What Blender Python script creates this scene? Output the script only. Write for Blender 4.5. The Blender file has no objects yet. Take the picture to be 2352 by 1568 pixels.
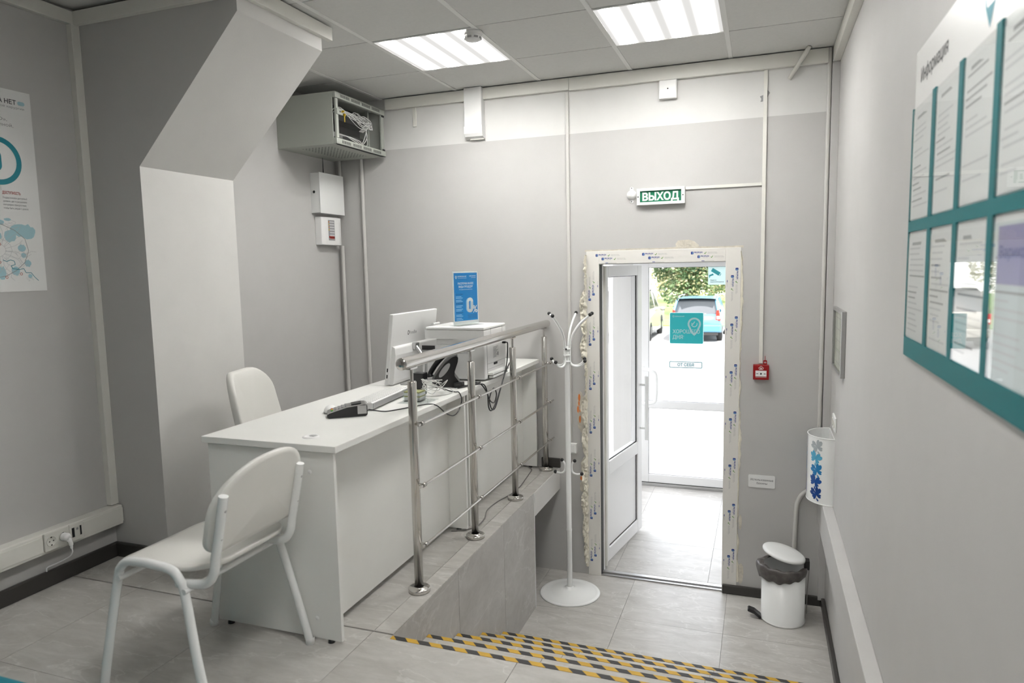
import bpy, bmesh, math, random
from mathutils import Vector, Matrix, noise
from mathutils.geometry import delaunay_2d_cdt
SC = bpy.context.scene
COL = SC.collection
PI = math.pi
def R(d): return math.radians(d)
V = Vector
random.seed(7)

# ------------------------------------------------------------------ camera
cam_data = bpy.data.cameras.new('camera')
cam = bpy.data.objects.new('camera', cam_data); COL.objects.link(cam)
YAW, PITCH, ROLL = 0.349246, -0.106371, -0.020332
fwd = V((-math.sin(YAW)*math.cos(PITCH), math.cos(YAW)*math.cos(PITCH), math.sin(PITCH)))
rgt = V((math.cos(YAW), math.sin(YAW), 0)); upv = rgt.cross(fwd)
r2 = rgt*math.cos(ROLL) + upv*math.sin(ROLL); u2 = upv*math.cos(ROLL) - rgt*math.sin(ROLL)
M = Matrix((r2, u2, -fwd)).transposed().to_4x4(); M.translation = V((0, 0, 1.385))
cam.matrix_world = M
cam_data.sensor_width = 36.0; cam_data.sensor_fit = 'HORIZONTAL'
cam_data.lens = 1581.57/2352*36
cam_data.clip_start = 0.05; cam_data.clip_end = 300
cam_data.dof.use_dof = True; cam_data.dof.focus_distance = 4.4; cam_data.dof.aperture_fstop = 3.2
SC.camera = cam

# ------------------------------------------------------------------ world, sun, exposure
W = bpy.data.worlds.new('sky'); SC.world = W; W.use_nodes = True
nt = W.node_tree; nt.nodes.clear()
sky = nt.nodes.new('ShaderNodeTexSky'); sky.sky_type = 'NISHITA'
sky.sun_elevation = R(48); sky.sun_rotation = R(208); sky.sun_disc = False
sky.air_density = 1.0; sky.dust_density = 2.5; sky.ozone_density = 1.0
bg = nt.nodes.new('ShaderNodeBackground'); bg.inputs['Strength'].default_value = 5.0
wo = nt.nodes.new('ShaderNodeOutputWorld')
hz = nt.nodes.new('ShaderNodeMix'); hz.data_type = 'RGBA'; hz.inputs[0].default_value = .92; hz.inputs[7].default_value = (1.0, .985, .96, 1)   # thin white cloud all over
nt.links.new(sky.outputs[0], hz.inputs[6]); nt.links.new(hz.outputs[2], bg.inputs[0]); nt.links.new(bg.outputs[0], wo.inputs[0])
sun_d = bpy.data.lights.new('sun', 'SUN'); sun_d.energy = 9.0; sun_d.angle = R(0.6); sun_d.color = (1, .95, .87)
sun = bpy.data.objects.new('sun', sun_d); COL.objects.link(sun)
sun.rotation_euler = (R(40), 0, R(28))   # high sun behind the building, shining on to the parked cars
SC.view_settings.view_transform = 'Standard'; SC.view_settings.look = 'None'
SC.view_settings.gamma = 1.0; SC.view_settings.use_curve_mapping = False
SC.view_settings.exposure = 0.0
LAMP = 23.5          # radiance of the ceiling diffusers

# ------------------------------------------------------------------ materials
def nmat(name):
    m = bpy.data.materials.new(name); m.use_nodes = True
    return m, m.node_tree, m.node_tree.nodes['Principled BSDF']
def P(name, col, rough=.5, metal=0.0, bump=0.0, bscale=200.0, var=0.0, vscale=6.0, coat=0.0, spec=.5):
    m, t, b = nmat(name)
    b.inputs['Base Color'].default_value = (*col, 1); b.inputs['Roughness'].default_value = rough
    b.inputs['Metallic'].default_value = metal; b.inputs['Specular IOR Level'].default_value = spec
    b.inputs['Coat Weight'].default_value = coat; b.inputs['Coat Roughness'].default_value = .05
    geo = t.nodes.new('ShaderNodeNewGeometry')
    if var > 0:
        n = t.nodes.new('ShaderNodeTexNoise'); n.inputs['Scale'].default_value = vscale; n.inputs['Detail'].default_value = 5
        t.links.new(geo.outputs['Position'], n.inputs['Vector'])
        r = t.nodes.new('ShaderNodeMapRange'); r.inputs[1].default_value = .3; r.inputs[2].default_value = .7
        r.inputs[3].default_value = 1-var; r.inputs[4].default_value = 1+var
        t.links.new(n.outputs[0], r.inputs[0])
        mx = t.nodes.new('ShaderNodeVectorMath'); mx.operation = 'SCALE'; mx.inputs[0].default_value = col
        t.links.new(r.outputs[0], mx.inputs['Scale']); t.links.new(mx.outputs[0], b.inputs['Base Color'])
    if bump > 0:
        n = t.nodes.new('ShaderNodeTexNoise'); n.inputs['Scale'].default_value = bscale; n.inputs['Detail'].default_value = 3
        t.links.new(geo.outputs['Position'], n.inputs['Vector'])
        bp = t.nodes.new('ShaderNodeBump'); bp.inputs['Strength'].default_value = bump; bp.inputs['Distance'].default_value = .002
        t.links.new(n.outputs[0], bp.inputs['Height']); t.links.new(bp.outputs[0], b.inputs['Normal'])
    return m
def stone(name, c0, c1, vein, rough=.33, stretch=(1.2, 7, 3)):
    """grey porcelain tile: cloudy tone, thin pale veins, slight relief"""
    m, t, b = nmat(name); L = t.links.new
    geo = t.nodes.new('ShaderNodeNewGeometry'); oi = t.nodes.new('ShaderNodeObjectInfo')
    off = t.nodes.new('ShaderNodeVectorMath'); off.operation = 'SCALE'; off.inputs[0].default_value = (7, 13, 5)
    L(oi.outputs['Random'], off.inputs['Scale'])
    ad = t.nodes.new('ShaderNodeVectorMath'); L(geo.outputs['Position'], ad.inputs[0]); L(off.outputs[0], ad.inputs[1])
    mp = t.nodes.new('ShaderNodeMapping'); mp.inputs['Scale'].default_value = stretch; mp.inputs['Rotation'].default_value = (0, 0, R(32)); L(ad.outputs[0], mp.inputs[0])
    n1 = t.nodes.new('ShaderNodeTexNoise'); n1.inputs['Scale'].default_value = 2.2; n1.inputs['Detail'].default_value = 9; n1.inputs['Roughness'].default_value = .62
    n1.inputs['Distortion'].default_value = .7; L(mp.outputs[0], n1.inputs['Vector'])
    rp = t.nodes.new('ShaderNodeValToRGB'); rp.color_ramp.elements[0].position = .3; rp.color_ramp.elements[1].position = .72
    rp.color_ramp.elements[0].color = (*c0, 1); rp.color_ramp.elements[1].color = (*c1, 1); L(n1.outputs[0], rp.inputs[0])
    n2 = t.nodes.new('ShaderNodeTexNoise'); n2.inputs['Scale'].default_value = 1.5; n2.inputs['Detail'].default_value = 6; n2.inputs['Distortion'].default_value = .5; L(mp.outputs[0], n2.inputs['Vector'])
    vr = t.nodes.new('ShaderNodeValToRGB'); e = vr.color_ramp.elements
    e[0].position = .488; e[0].color = (0, 0, 0, 1); e[1].position = .512; e[1].color = (0, 0, 0, 1)
    x = vr.color_ramp.elements.new(.5); x.color = (1, 1, 1, 1); L(n2.outputs[0], vr.inputs[0])
    vm = t.nodes.new('ShaderNodeMath'); vm.operation = 'MULTIPLY'; vm.inputs[1].default_value = .38; L(vr.outputs[0], vm.inputs[0])
    mx = t.nodes.new('ShaderNodeMix'); mx.data_type = 'RGBA'; L(vm.outputs[0], mx.inputs[0]); L(rp.outputs[0], mx.inputs[6]); mx.inputs[7].default_value = (*vein, 1)
    n3 = t.nodes.new('ShaderNodeTexNoise'); n3.inputs['Scale'].default_value = 9; n3.inputs['Detail'].default_value = 8; n3.inputs['Roughness'].default_value = .7; n3.inputs['Distortion'].default_value = .4; L(mp.outputs[0], n3.inputs['Vector'])
    mr = t.nodes.new('ShaderNodeMapRange'); mr.inputs[1].default_value = .3; mr.inputs[2].default_value = .7; mr.inputs[3].default_value = .93; mr.inputs[4].default_value = 1.07; L(n3.outputs[0], mr.inputs[0])
    sc = t.nodes.new('ShaderNodeVectorMath'); sc.operation = 'SCALE'; L(mx.outputs[2], sc.inputs[0]); L(mr.outputs[0], sc.inputs['Scale'])
    L(sc.outputs[0], b.inputs['Base Color']); b.inputs['Roughness'].default_value = rough
    bp = t.nodes.new('ShaderNodeBump'); bp.inputs['Strength'].default_value = .25; bp.inputs['Distance'].default_value = .0015
    L(n1.outputs[0], bp.inputs['Height']); L(bp.outputs[0], b.inputs['Normal'])
    return m
def thin_glass(name, tint=(1, 1, 1), ior=1.45, extra=0.0):
    m = bpy.data.materials.new(name); m.use_nodes = True; t = m.node_tree; t.nodes.clear(); L = t.links.new
    tr = t.nodes.new('ShaderNodeBsdfTransparent'); tr.inputs[0].default_value = (*tint, 1)
    gl = t.nodes.new('ShaderNodeBsdfGlossy'); gl.inputs['Roughness'].default_value = .02
    fr = t.nodes.new('ShaderNodeFresnel'); fr.inputs[0].default_value = ior
    a = t.nodes.new('ShaderNodeMath'); a.inputs[1].default_value = extra; a.use_clamp = True; L(fr.outputs[0], a.inputs[0])
    ge = t.nodes.new('ShaderNodeNewGeometry'); iv = t.nodes.new('ShaderNodeMath'); iv.operation = 'SUBTRACT'; iv.inputs[0].default_value = 1; L(ge.outputs['Backfacing'], iv.inputs[1])
    mu = t.nodes.new('ShaderNodeMath'); mu.operation = 'MULTIPLY'; L(a.outputs[0], mu.inputs[0]); L(iv.outputs[0], mu.inputs[1]); a = mu   # one reflection per sheet, at its front
    mx = t.nodes.new('ShaderNodeMixShader'); L(a.outputs[0], mx.inputs[0]); L(tr.outputs[0], mx.inputs[1]); L(gl.outputs[0], mx.inputs[2])
    o = t.nodes.new('ShaderNodeOutputMaterial'); L(mx.outputs[0], o.inputs[0])
    return m
def emit(name, col, s):
    m = bpy.data.materials.new(name); m.use_nodes = True; t = m.node_tree; t.nodes.clear()
    e = t.nodes.new('ShaderNodeEmission'); e.inputs[0].default_value = (*col, 1); e.inputs[1].default_value = s
    o = t.nodes.new('ShaderNodeOutputMaterial'); t.links.new(e.outputs[0], o.inputs[0]); return m
def diffuser_mat(name='lit_diffuser', k=1.0):
    """opal diffuser with four tubes behind it (brighter stripes along y)"""
    m = bpy.data.materials.new(name); m.use_nodes = True; t = m.node_tree; t.nodes.clear(); L = t.links.new
    tc = t.nodes.new('ShaderNodeTexCoord'); sp = t.nodes.new('ShaderNodeSeparateXYZ'); L(tc.outputs['Generated'], sp.inputs[0])
    a = t.nodes.new('ShaderNodeMath'); a.operation = 'MULTIPLY'; a.inputs[1].default_value = 4*2*PI; L(sp.outputs[0], a.inputs[0])
    c = t.nodes.new('ShaderNodeMath'); c.operation = 'COSINE'; L(a.outputs[0], c.inputs[0])
    h = t.nodes.new('ShaderNodeMapRange'); h.inputs[1].default_value = 1; h.inputs[2].default_value = -1; L(c.outputs[0], h.inputs[0])
    pw = t.nodes.new('ShaderNodeMath'); pw.operation = 'POWER'; pw.inputs[1].default_value = 3.2; L(h.outputs[0], pw.inputs[0])
    r = t.nodes.new('ShaderNodeMapRange'); r.inputs[3].default_value = .80; r.inputs[4].default_value = LAMP*3.1*k; L(pw.outputs[0], r.inputs[0])
    e = t.nodes.new('ShaderNodeEmission'); e.inputs[0].default_value = (1, .985, .955, 1); L(r.outputs[0], e.inputs[1])
    o = t.nodes.new('ShaderNodeOutputMaterial'); L(e.outputs[0], o.inputs[0]); return m
def hazard_mat():
    """black and yellow diagonal stripes printed on the tape"""
    m, t, b = nmat('hazard_tape'); L = t.links.new
    geo = t.nodes.new('ShaderNodeNewGeometry'); sp = t.nodes.new('ShaderNodeSeparateXYZ'); L(geo.outputs['Position'], sp.inputs[0])
    k = t.nodes.new('ShaderNodeMath'); k.operation = 'MULTIPLY'; k.inputs[1].default_value = 1.0; L(sp.outputs[1], k.inputs[0])
    s = t.nodes.new('ShaderNodeMath'); s.operation = 'ADD'; L(sp.outputs[0], s.inputs[0]); L(k.outputs[0], s.inputs[1])
    d = t.nodes.new('ShaderNodeMath'); d.operation = 'DIVIDE'; d.inputs[1].default_value = .098; L(s.outputs[0], d.inputs[0])
    f = t.nodes.new('ShaderNodeMath'); f.operation = 'FRACT'; L(d.outputs[0], f.inputs[0])
    g = t.nodes.new('ShaderNodeMath'); g.operation = 'GREATER_THAN'; g.inputs[1].default_value = .5; L(f.outputs[0], g.inputs[0])
    mx = t.nodes.new('ShaderNodeMix'); mx.data_type = 'RGBA'; L(g.outputs[0], mx.inputs[0])
    mx.inputs[6].default_value = (.03, .03, .032, 1); mx.inputs[7].default_value = (.60, .36, .035, 1)
    L(mx.outputs[2], b.inputs['Base Color']); b.inputs['Roughness'].default_value = .55
    return m
def leaf_mat(name, c0, c1):
    m, t, b = nmat(name); L = t.links.new
    geo = t.nodes.new('ShaderNodeNewGeometry'); n = t.nodes.new('ShaderNodeTexNoise'); n.inputs['Scale'].default_value = 1.1; n.inputs['Detail'].default_value = 4
    L(geo.outputs['Position'], n.inputs['Vector'])
    rp = t.nodes.new('ShaderNodeValToRGB'); rp.color_ramp.elements[0].position = .38; rp.color_ramp.elements[1].position = .62
    rp.color_ramp.elements[0].color = (*c0, 1); rp.color_ramp.elements[1].color = (*c1, 1); L(n.outputs[0], rp.inputs[0]); L(rp.outputs[0], b.inputs['Base Color'])
    b.inputs['Roughness'].default_value = .6
    tr = t.nodes.new('ShaderNodeBsdfTranslucent'); L(rp.outputs[0], tr.inputs[0]); mx = t.nodes.new('ShaderNodeMixShader'); mx.inputs[0].default_value = .35
    o = t.nodes['Material Output']; L(b.outputs[0], mx.inputs[1]); L(tr.outputs[0], mx.inputs[2]); L(mx.outputs[0], o.inputs[0]); return m

m_wall = P('wall_grey_paint', (.525, .517, .507), .6, bump=.12, bscale=160, var=.015)
m_white = P('wall_white_paint', (.70, .695, .68), .6, bump=.12, bscale=160, var=.02)
m_pier = P('pier_light_paint', (.70, .69, .67), .6, bump=.12, bscale=160, var=.02)
m_ctile = P('ceiling_tile_board', (.71, .71, .69), .85, bump=.5, bscale=420, var=.02, vscale=60)
m_cgrid = P('ceiling_grid_white', (.88, .88, .86), .5)
m_dark = P('dark_void', (.02, .02, .02), .9)
m_trim = P('trunking_plastic', (.76, .75, .70), .4, var=.02)
m_base = P('baseboard_dark_plastic', (.040, .037, .034), .35)
m_tile = stone('floor_porcelain', (.41, .395, .37), (.565, .55, .525), (.72, .71, .68), .33, (1.7, 4.6, 3))
m_stile = stone('stair_porcelain', (.40, .385, .365), (.53, .515, .495), (.68, .67, .65), .4, (3, 1.6, 2.4))
m_grout = P('grout', (.27, .26, .245), .9)
m_pvc = P('white_pvc', (.86, .86, .86), .28)
m_film = P('frame_protective_film', (.80, .78, .74), .35)
m_lam = P('white_laminate', (.86, .86, .83), .38, var=.01)
m_lamedge = P('laminate_edge', (.74, .74, .71), .4)
m_gloss = P('white_lacquered_steel', (.88, .89, .88), .22)
m_seat = P('white_seat_laminate', (.80, .79, .75), .35)
m_plas = P('white_plastic', (.88, .88, .87), .35)
m_plas2 = P('ivory_plastic', (.70, .69, .64), .4)
m_black = P('black_plastic', (.012, .012, .013), .3)
m_rubber = P('black_rubber', (.015, .015, .015), .6)
m_grey = P('grey_plastic', (.32, .32, .32), .4)
m_steel = P('polished_steel', (.66, .64, .61), .17, 1.0)
m_chrome = P('chrome', (.75, .75, .75), .08, 1.0)
m_alu = P('aluminium', (.5, .5, .5), .3, 1.0)
m_rack = P('rack_grey_green_paint', (.40, .42, .38), .45)
m_rackd = P('rack_inside', (.028, .028, .028), .6)
m_cable = P('white_cable', (.72, .72, .70), .4)
m_cableg = P('grey_cable', (.22, .21, .20), .5)
m_glass = thin_glass('clear_glass')
m_acryl = thin_glass('clear_acrylic', (.97, .985, .985), 1.42)
m_pocket = thin_glass('pocket_acrylic', (.985, .995, .995), 1.5)
m_paper = P('white_paper', (.80, .80, .79), .6)
m_board = P('board_white', (.84, .84, .83), .3)
m_teal = P('teal_plastic', (.004, .155, .175), .6, spec=.25)
m_tealp = P('teal_print', (.0, .235, .305), .5)
def film(name, col, k=.5):
    m = P(name, col, .4); t = m.node_tree; b = t.nodes['Principled BSDF']; o = t.nodes['Material Output']
    tr = t.nodes.new('ShaderNodeBsdfTranslucent'); tr.inputs[0].default_value = (*col, 1); mx = t.nodes.new('ShaderNodeMixShader'); mx.inputs[0].default_value = k
    t.links.new(b.outputs[0], mx.inputs[1]); t.links.new(tr.outputs[0], mx.inputs[2]); t.links.new(mx.outputs[0], o.inputs[0]); return m
m_sticker = film('turquoise_sticker', (.07, .60, .62))
m_stickl = film('pale_turquoise_sticker', (.76, .87, .87))
m_ink = P('ink_black', (.03, .03, .035), .5)
m_inkg = P('ink_grey', (.30, .30, .31), .6)
m_inkl = P('ink_pale_grey', (.58, .58, .59), .6)
m_inkb = P('ink_blue', (.02, .05, .26), .5)
m_inkr = P('ink_red', (.45, .05, .04), .5)
m_inkgr = P('ink_green', (.10, .30, .03), .5)
m_aqua = P('ink_pale_aqua', (.38, .60, .66), .6)
m_blue = P('poster_blue', (.0, .22, .58), .35)
m_green = P('exit_green', (.0, .17, .08), .4)
m_exitw = P('exit_white', (.75, .80, .77), .4)
m_red = P('alarm_red', (.30, .004, .006), .3)
m_orange = P('primer_orange', (.75, .22, .05), .6)
m_foam = P('polyurethane_foam', (.84, .80, .68), .7, bump=.5, bscale=120, var=.06, vscale=30)
m_plaster = P('bare_plaster', (.62, .58, .50), .9, bump=.8, bscale=60, var=.12, vscale=40)
m_bag = P('bin_bag', (.10, .09, .085), .3, var=.3, vscale=40)
m_brass = P('yellow_key', (.65, .42, .02), .4)
m_butt = [P('butterfly_print_%d' % i, c, .35) for i, c in enumerate([(.40, .44, .46), (.08, .38, .58), (.02, .22, .50), (.01, .08, .32), (.005, .05, .24)])]
m_lit = diffuser_mat(); m_lit_fill = diffuser_mat('lit_diffuser_dim_fill', .4)  # dim copy serves only the added fill light at the rear
m_haz = hazard_mat()
m_tealf = P('teal_upholstery', (.01, .20, .26), .6, bump=.4, bscale=300)
m_asph = P('asphalt', (.30, .30, .30), .9, bump=.5, bscale=40, var=.08, vscale=3)
m_facade = P('facade', (.55, .53, .50), .8)
m_grass = P('grass', (.16, .24, .06), .9, bump=1, bscale=30, var=.3, vscale=2)
m_bark = P('bark', (.10, .08, .06), .9, bump=.8, bscale=30)
m_leafA = leaf_mat('foliage_green', (.05, .10, .045), (.19, .27, .14))
m_leafB = leaf_mat('foliage_yellow', (.30, .30, .16), (.58, .53, .34))
m_carb = P('car_blue_paint', (.055, .16, .235), .25, coat=.4)
m_cars = P('car_silver_paint', (.32, .31, .27), .25, coat=.6)
m_cglass = P('car_glass', (.05, .055, .06), .06, coat=.5)
m_tail = P('tail_lamp', (.55, .02, .01), .15)
m_white_l = P('clear_lamp', (.8, .75, .7), .15)
m_tyre = P('tyre', (.02, .02, .02), .8)

# ------------------------------------------------------------------ mesh building
class MB:
    def __init__(s): s.v = []; s.f = []; s.m = []; s.s = []
    def add(s, pts, faces, mi=0, smooth=False):
        o = len(s.v); s.v += [V(p) for p in pts]
        for f in faces: s.f.append([o+i for i in f]); s.m.append(mi); s.s.append(smooth)
        return s
    def box(s, x0, x1, y0, y1, z0, z1, mi=0):
        p = [(x, y, z) for z in (z0, z1) for y in (y0, y1) for x in (x0, x1)]
        return s.add(p, [(0, 2, 3, 1), (4, 5, 7, 6), (0, 1, 5, 4), (2, 6, 7, 3), (0, 4, 6, 2), (1, 3, 7, 5)], mi)
    def obox(s, c, a, b, d, mi=0):
        c, a, b, d = V(c), V(a), V(b), V(d)
        p = [c+a*i+b*j+d*k for k in (-1, 1) for j in (-1, 1) for i in (-1, 1)]
        return s.add(p, [(0, 2, 3, 1), (4, 5, 7, 6), (0, 1, 5, 4), (2, 6, 7, 3), (0, 4, 6, 2), (1, 3, 7, 5)], mi)
    def tube(s, path, r, n=10, mi=0, caps=True):
        path = [V(p) for p in path]; N = len(path); rs = r if isinstance(r, (list, tuple)) else [r]*N
        t0 = (path[1]-path[0]).normalized(); a = t0.orthogonal().normalized(); rings = []
        for i in range(N):
            t = (path[min(i+1, N-1)]-path[max(i-1, 0)]).normalized()
            a = (a - t*a.dot(t)); a = a.normalized() if a.length > 1e-6 else t.orthogonal().normalized(); b = t.cross(a)
            rings.append([path[i]+(a*math.cos(2*PI*k/n)+b*math.sin(2*PI*k/n))*rs[i] for k in range(n)])
        pts = [p for q in rings for p in q]; fs = []
        for i in range(N-1):
            for k in range(n): fs.append((i*n+k, i*n+(k+1) % n, (i+1)*n+(k+1) % n, (i+1)*n+k))
        s.add(pts, fs, mi, True)
        if caps:
            s.add(rings[0], [tuple(range(n-1, -1, -1))], mi); s.add(rings[-1], [tuple(range(n))], mi)
        return s
    def lathe(s, prof, c=(0, 0, 0), n=28, mi=0, ax=None):
        """prof: (radius, height) along +z or along ax"""
        c = V(c); az = V(ax).normalized() if ax else V((0, 0, 1)); a = az.orthogonal().normalized(); b = az.cross(a)
        pts = []; fs = []
        for r, h in prof:
            for k in range(n): pts.append(c+az*h+(a*math.cos(2*PI*k/n)+b*math.sin(2*PI*k/n))*max(r, 1e-5))
        for i in range(len(prof)-1):
            for k in range(n): fs.append((i*n+k, i*n+(k+1) % n, (i+1)*n+(k+1) % n, (i+1)*n+k))
        s.add(pts, fs, mi, True); return s
    def prism(s, poly, o, u, v, w, mi=0, smooth=False, mside=None):
        """2-D polygon in axes u, v from o, extruded by vector w"""
        o, u, v, w = V(o), V(u), V(v), V(w); n = len(poly)
        a = [o+u*p[0]+v*p[1] for p in poly]; b = [p+w for p in a]
        s.add(a, [tuple(range(n-1, -1, -1))], mi); s.add(b, [tuple(range(n))], mi)
        s.add(a+b, [(i, (i+1) % n, n+(i+1) % n, n+i) for i in range(n)], mi if mside is None else mside, smooth); return s
    def flat(s, poly, o, u, v, mi=0):
        o, u, v = V(o), V(u), V(v)
        return s.add([o+u*p[0]+v*p[1] for p in poly], [tuple(range(len(poly)))], mi)
    def grid(s, fn, nu, nv, mi=0, smooth=True, closeu=False):
        pts = [fn(i/nu, j/nv) for j in range(nv+1) for i in range(nu+1)]
        fs = [(j*(nu+1)+i, j*(nu+1)+i+1, (j+1)*(nu+1)+i+1, (j+1)*(nu+1)+i) for j in range(nv) for i in range(nu)]
        return s.add(pts, fs, mi, smooth)
    def text(s, body, o, u, v, h, mi=0, align='L', bold=False, width=None):
        """lettering of cap height h (or fitted to width) with its base line at o, along u, up v"""
        pts, fs, w = glyphs(body, .020 if bold is True else bold); k = h/.70; kx = k if width is None else width/max(w, 1e-4)
        o, u, v = V(o), V(u), V(v); sh = {'L': 0, 'C': -.5, 'R': -1}[align]*w*kx
        return s.add([o+u*(p[0]*kx+sh)+v*(p[1]*k) for p in pts], fs, mi)
    def check(s, o, u, v, h, mi=0):
        return s.flat([(0, .45*h), (.16*h, .6*h), (.36*h, .34*h), (.85*h, h), (h, .85*h), (.38*h, 0)], o, u, v, mi)
    def ring(s, o, u, v, r0, r1, mi=0, n=40, a0=0, a1=2*PI):
        o, u, v = V(o), V(u), V(v); pts = []; 
        for i in range(n+1):
            a = a0+(a1-a0)*i/n; d = u*math.cos(a)+v*math.sin(a); pts += [o+d*r0, o+d*r1]
        return s.add(pts, [(2*i, 2*i+1, 2*i+3, 2*i+2) for i in range(n)], mi)
    def line(s, pts, o, u, v, w, mi=0):
        """poly-line of width w drawn flat in the plane u, v"""
        for (x0, y0), (x1, y1) in zip(pts, pts[1:]):
            d = V((x1-x0, y1-y0)); L = d.length
            if L < 1e-6: continue
            nx, ny = -d.y/L*w/2, d.x/L*w/2
            s.flat([(x0+nx, y0+ny), (x1+nx, y1+ny), (x1-nx, y1-ny), (x0-nx, y0-ny)], o, u, v, mi)
        return s
_gl = {}
def glyphs(body, bold=False):
    """outlines of the built-in font, filled by non-zero winding (its letters have overlapping contours)"""
    key = (body, bold)
    if key not in _gl:
        cu = bpy.data.curves.new('lettering', 'FONT'); cu.body = body; cu.resolution_u = 3; cu.dimensions = '2D'; cu.fill_mode = 'NONE'
        ob = bpy.data.objects.new('lettering', cu); COL.objects.link(ob)
        dg = bpy.context.evaluated_depsgraph_get(); dg.update(); me = ob.evaluated_get(dg).to_mesh()
        P2 = [V((p.co.x, p.co.y)) for p in me.vertices]; ed = [tuple(e.vertices) for e in me.edges]
        ob.evaluated_get(dg).to_mesh_clear(); COL.objects.unlink(ob); bpy.data.objects.remove(ob); bpy.data.curves.remove(cu)
        nxt = {}
        for x, y in ed: nxt.setdefault(x, []).append(y); nxt.setdefault(y, []).append(x)
        seen = set(); loops = []
        for s0 in range(len(P2)):
            if s0 in seen or s0 not in nxt: continue
            lp = [s0]; seen.add(s0); cur = min(nxt[s0], key=lambda q: abs(q-s0))
            while cur not in seen:
                lp.append(cur); seen.add(cur); c2 = [q for q in nxt[cur] if q not in seen]
                if not c2: break
                cur = c2[0]
            if len(lp) > 2: loops.append(lp)
        if bold and loops:      # thicken by moving every outline outwards
            tot = sum(P2[l[k]].x*P2[l[(k+1) % len(l)]].y-P2[l[(k+1) % len(l)]].x*P2[l[k]].y for l in loops for k in range(len(l))); sg = 1 if tot > 0 else -1
            N2 = list(P2)
            for l in loops:
                m_ = len(l)
                for k in range(m_):
                    p_, c_, n_ = P2[l[k-1]], P2[l[k]], P2[l[(k+1) % m_]]; d1_, d2_ = c_-p_, n_-c_
                    if d1_.length < 1e-6: d1_ = d2_
                    if d2_.length < 1e-6: d2_ = d1_
                    if d1_.length < 1e-6: continue
                    d1_, d2_ = d1_.normalized(), d2_.normalized(); bs = V((d1_.y+d2_.y, -d1_.x-d2_.x))
                    if bs.length < .2: bs = V((d1_.y, -d1_.x))
                    bs = bs.normalized(); co = max(.55, bs.dot(V((d1_.y, -d1_.x)))); N2[l[k]] = c_+bs*(sg*bold/co)
            P2 = N2
        segs = [(P2[l[k]], P2[l[(k+1) % len(l)]]) for l in loops for k in range(len(l))]
        cons = [(l[k], l[(k+1) % len(l)]) for l in loops for k in range(len(l))]
        pts, fs = [], []
        if cons:
            vo, eo, fo_, *_ = delaunay_2d_cdt(P2, cons, [], 0, 1e-6)
            for f in fo_:
                cx_ = sum(vo[q].x for q in f)/len(f); cy_ = sum(vo[q].y for q in f)/len(f); wn = 0
                for p_, q_ in segs:
                    if (p_.y <= cy_) != (q_.y <= cy_):
                        if p_.x+(cy_-p_.y)/(q_.y-p_.y)*(q_.x-p_.x) > cx_: wn += 1 if q_.y > p_.y else -1
                if wn: fs.append(tuple(f))
            pts = [(p_.x, p_.y) for p_ in vo]
        x0 = min([p_[0] for p_ in pts] or [0]); pts = [(p_[0]-x0, p_[1]) for p_ in pts]; w = max([p_[0] for p_ in pts] or [0])
        _gl[key] = (pts, fs, w)
    return _gl[key]
def sp(pts, n=8, closed=False):
    """Catmull-Rom through pts"""
    pts = [V(p) for p in pts]; out = []; N = len(pts)
    for i in range(N-1):
        p0 = pts[max(i-1, 0)]; p1 = pts[i]; p2 = pts[i+1]; p3 = pts[min(i+2, N-1)]
        for k in range(n):
            t = k/n; out.append(.5*((2*p1)+(p2-p0)*t+(2*p0-5*p1+4*p2-p3)*t*t+(3*p1-p0-3*p2+p3)*t**3))
    return out+[pts[-1]]
def rrect(w, h, r, n=6, x=0, y=0):
    out = []
    for cx, cy, a in ((w/2-r, h/2-r, 0), (-w/2+r, h/2-r, 90), (-w/2+r, -h/2+r, 180), (w/2-r, -h/2+r, 270)):
        for i in range(n+1):
            t = R(a+90*i/n); out.append((x+cx+r*math.cos(t), y+cy+r*math.sin(t)))
    return out

ORG = {}
def props(o, label=None, cat=None, group=None, kind=None):
    if label: o['label'] = label
    if cat: o['category'] = cat
    if group: o['group'] = group
    if kind: o['kind'] = kind
    return o
def add(name, mb, mats, parent=None, bevel=0.0, local=False, label=None, cat=None, group=None, kind=None, seg=2, org=None):
    me = bpy.data.meshes.new(name)
    if not isinstance(mats, (list, tuple)): mats = [mats]
    if parent is None:
        if org is None:
            xs = [p.x for p in mb.v]; ys = [p.y for p in mb.v]; zs = [p.z for p in mb.v]
            org = V(((min(xs)+max(xs))/2, (min(ys)+max(ys))/2, min(zs)))
        else: org = V(org)
        off = org
    else:
        off = V((0, 0, 0)) if local else ORG[parent.name]
    me.from_pydata([p-off for p in mb.v], [], mb.f)
    for m in mats: me.materials.append(m)
    me.polygons.foreach_set('material_index', mb.m); me.polygons.foreach_set('use_smooth', mb.s); me.update()
    o = bpy.data.objects.new(name, me); COL.objects.link(o)
    if parent is None: o.location = org; ORG[o.name] = org
    else: o.parent = parent; ORG[o.name] = ORG[parent.name]
    if bevel > 0:
        b = o.modifiers.new('bevel', 'BEVEL'); b.width = bevel; b.segments = seg; b.limit_method = 'ANGLE'; b.angle_limit = R(40)
    return props(o, label, cat, group, kind)
def thing(name, label, cat, loc=(0, 0, 0), rotz=0.0, group=None, kind=None):
    o = bpy.data.objects.new(name, None); COL.objects.link(o); o.empty_display_size = .1
    o.location = loc; o.rotation_euler = (0, 0, rotz); ORG[o.name] = V(loc)
    return props(o, label, cat, group, kind)
def dup(o, parent=None, move=None):
    c = o.copy(); COL.objects.link(c); c.parent = parent; ORG[c.name] = ORG[o.name]
    if move is not None: c.location = o.location+V(move)
    for ch in o.children: dup(ch, c)
    return c
def piece(name, me, loc, parent):
    o = bpy.data.objects.new(name, me); COL.objects.link(o); o.parent = parent; o.location = V(loc)-ORG[parent.name]; return o
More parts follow.
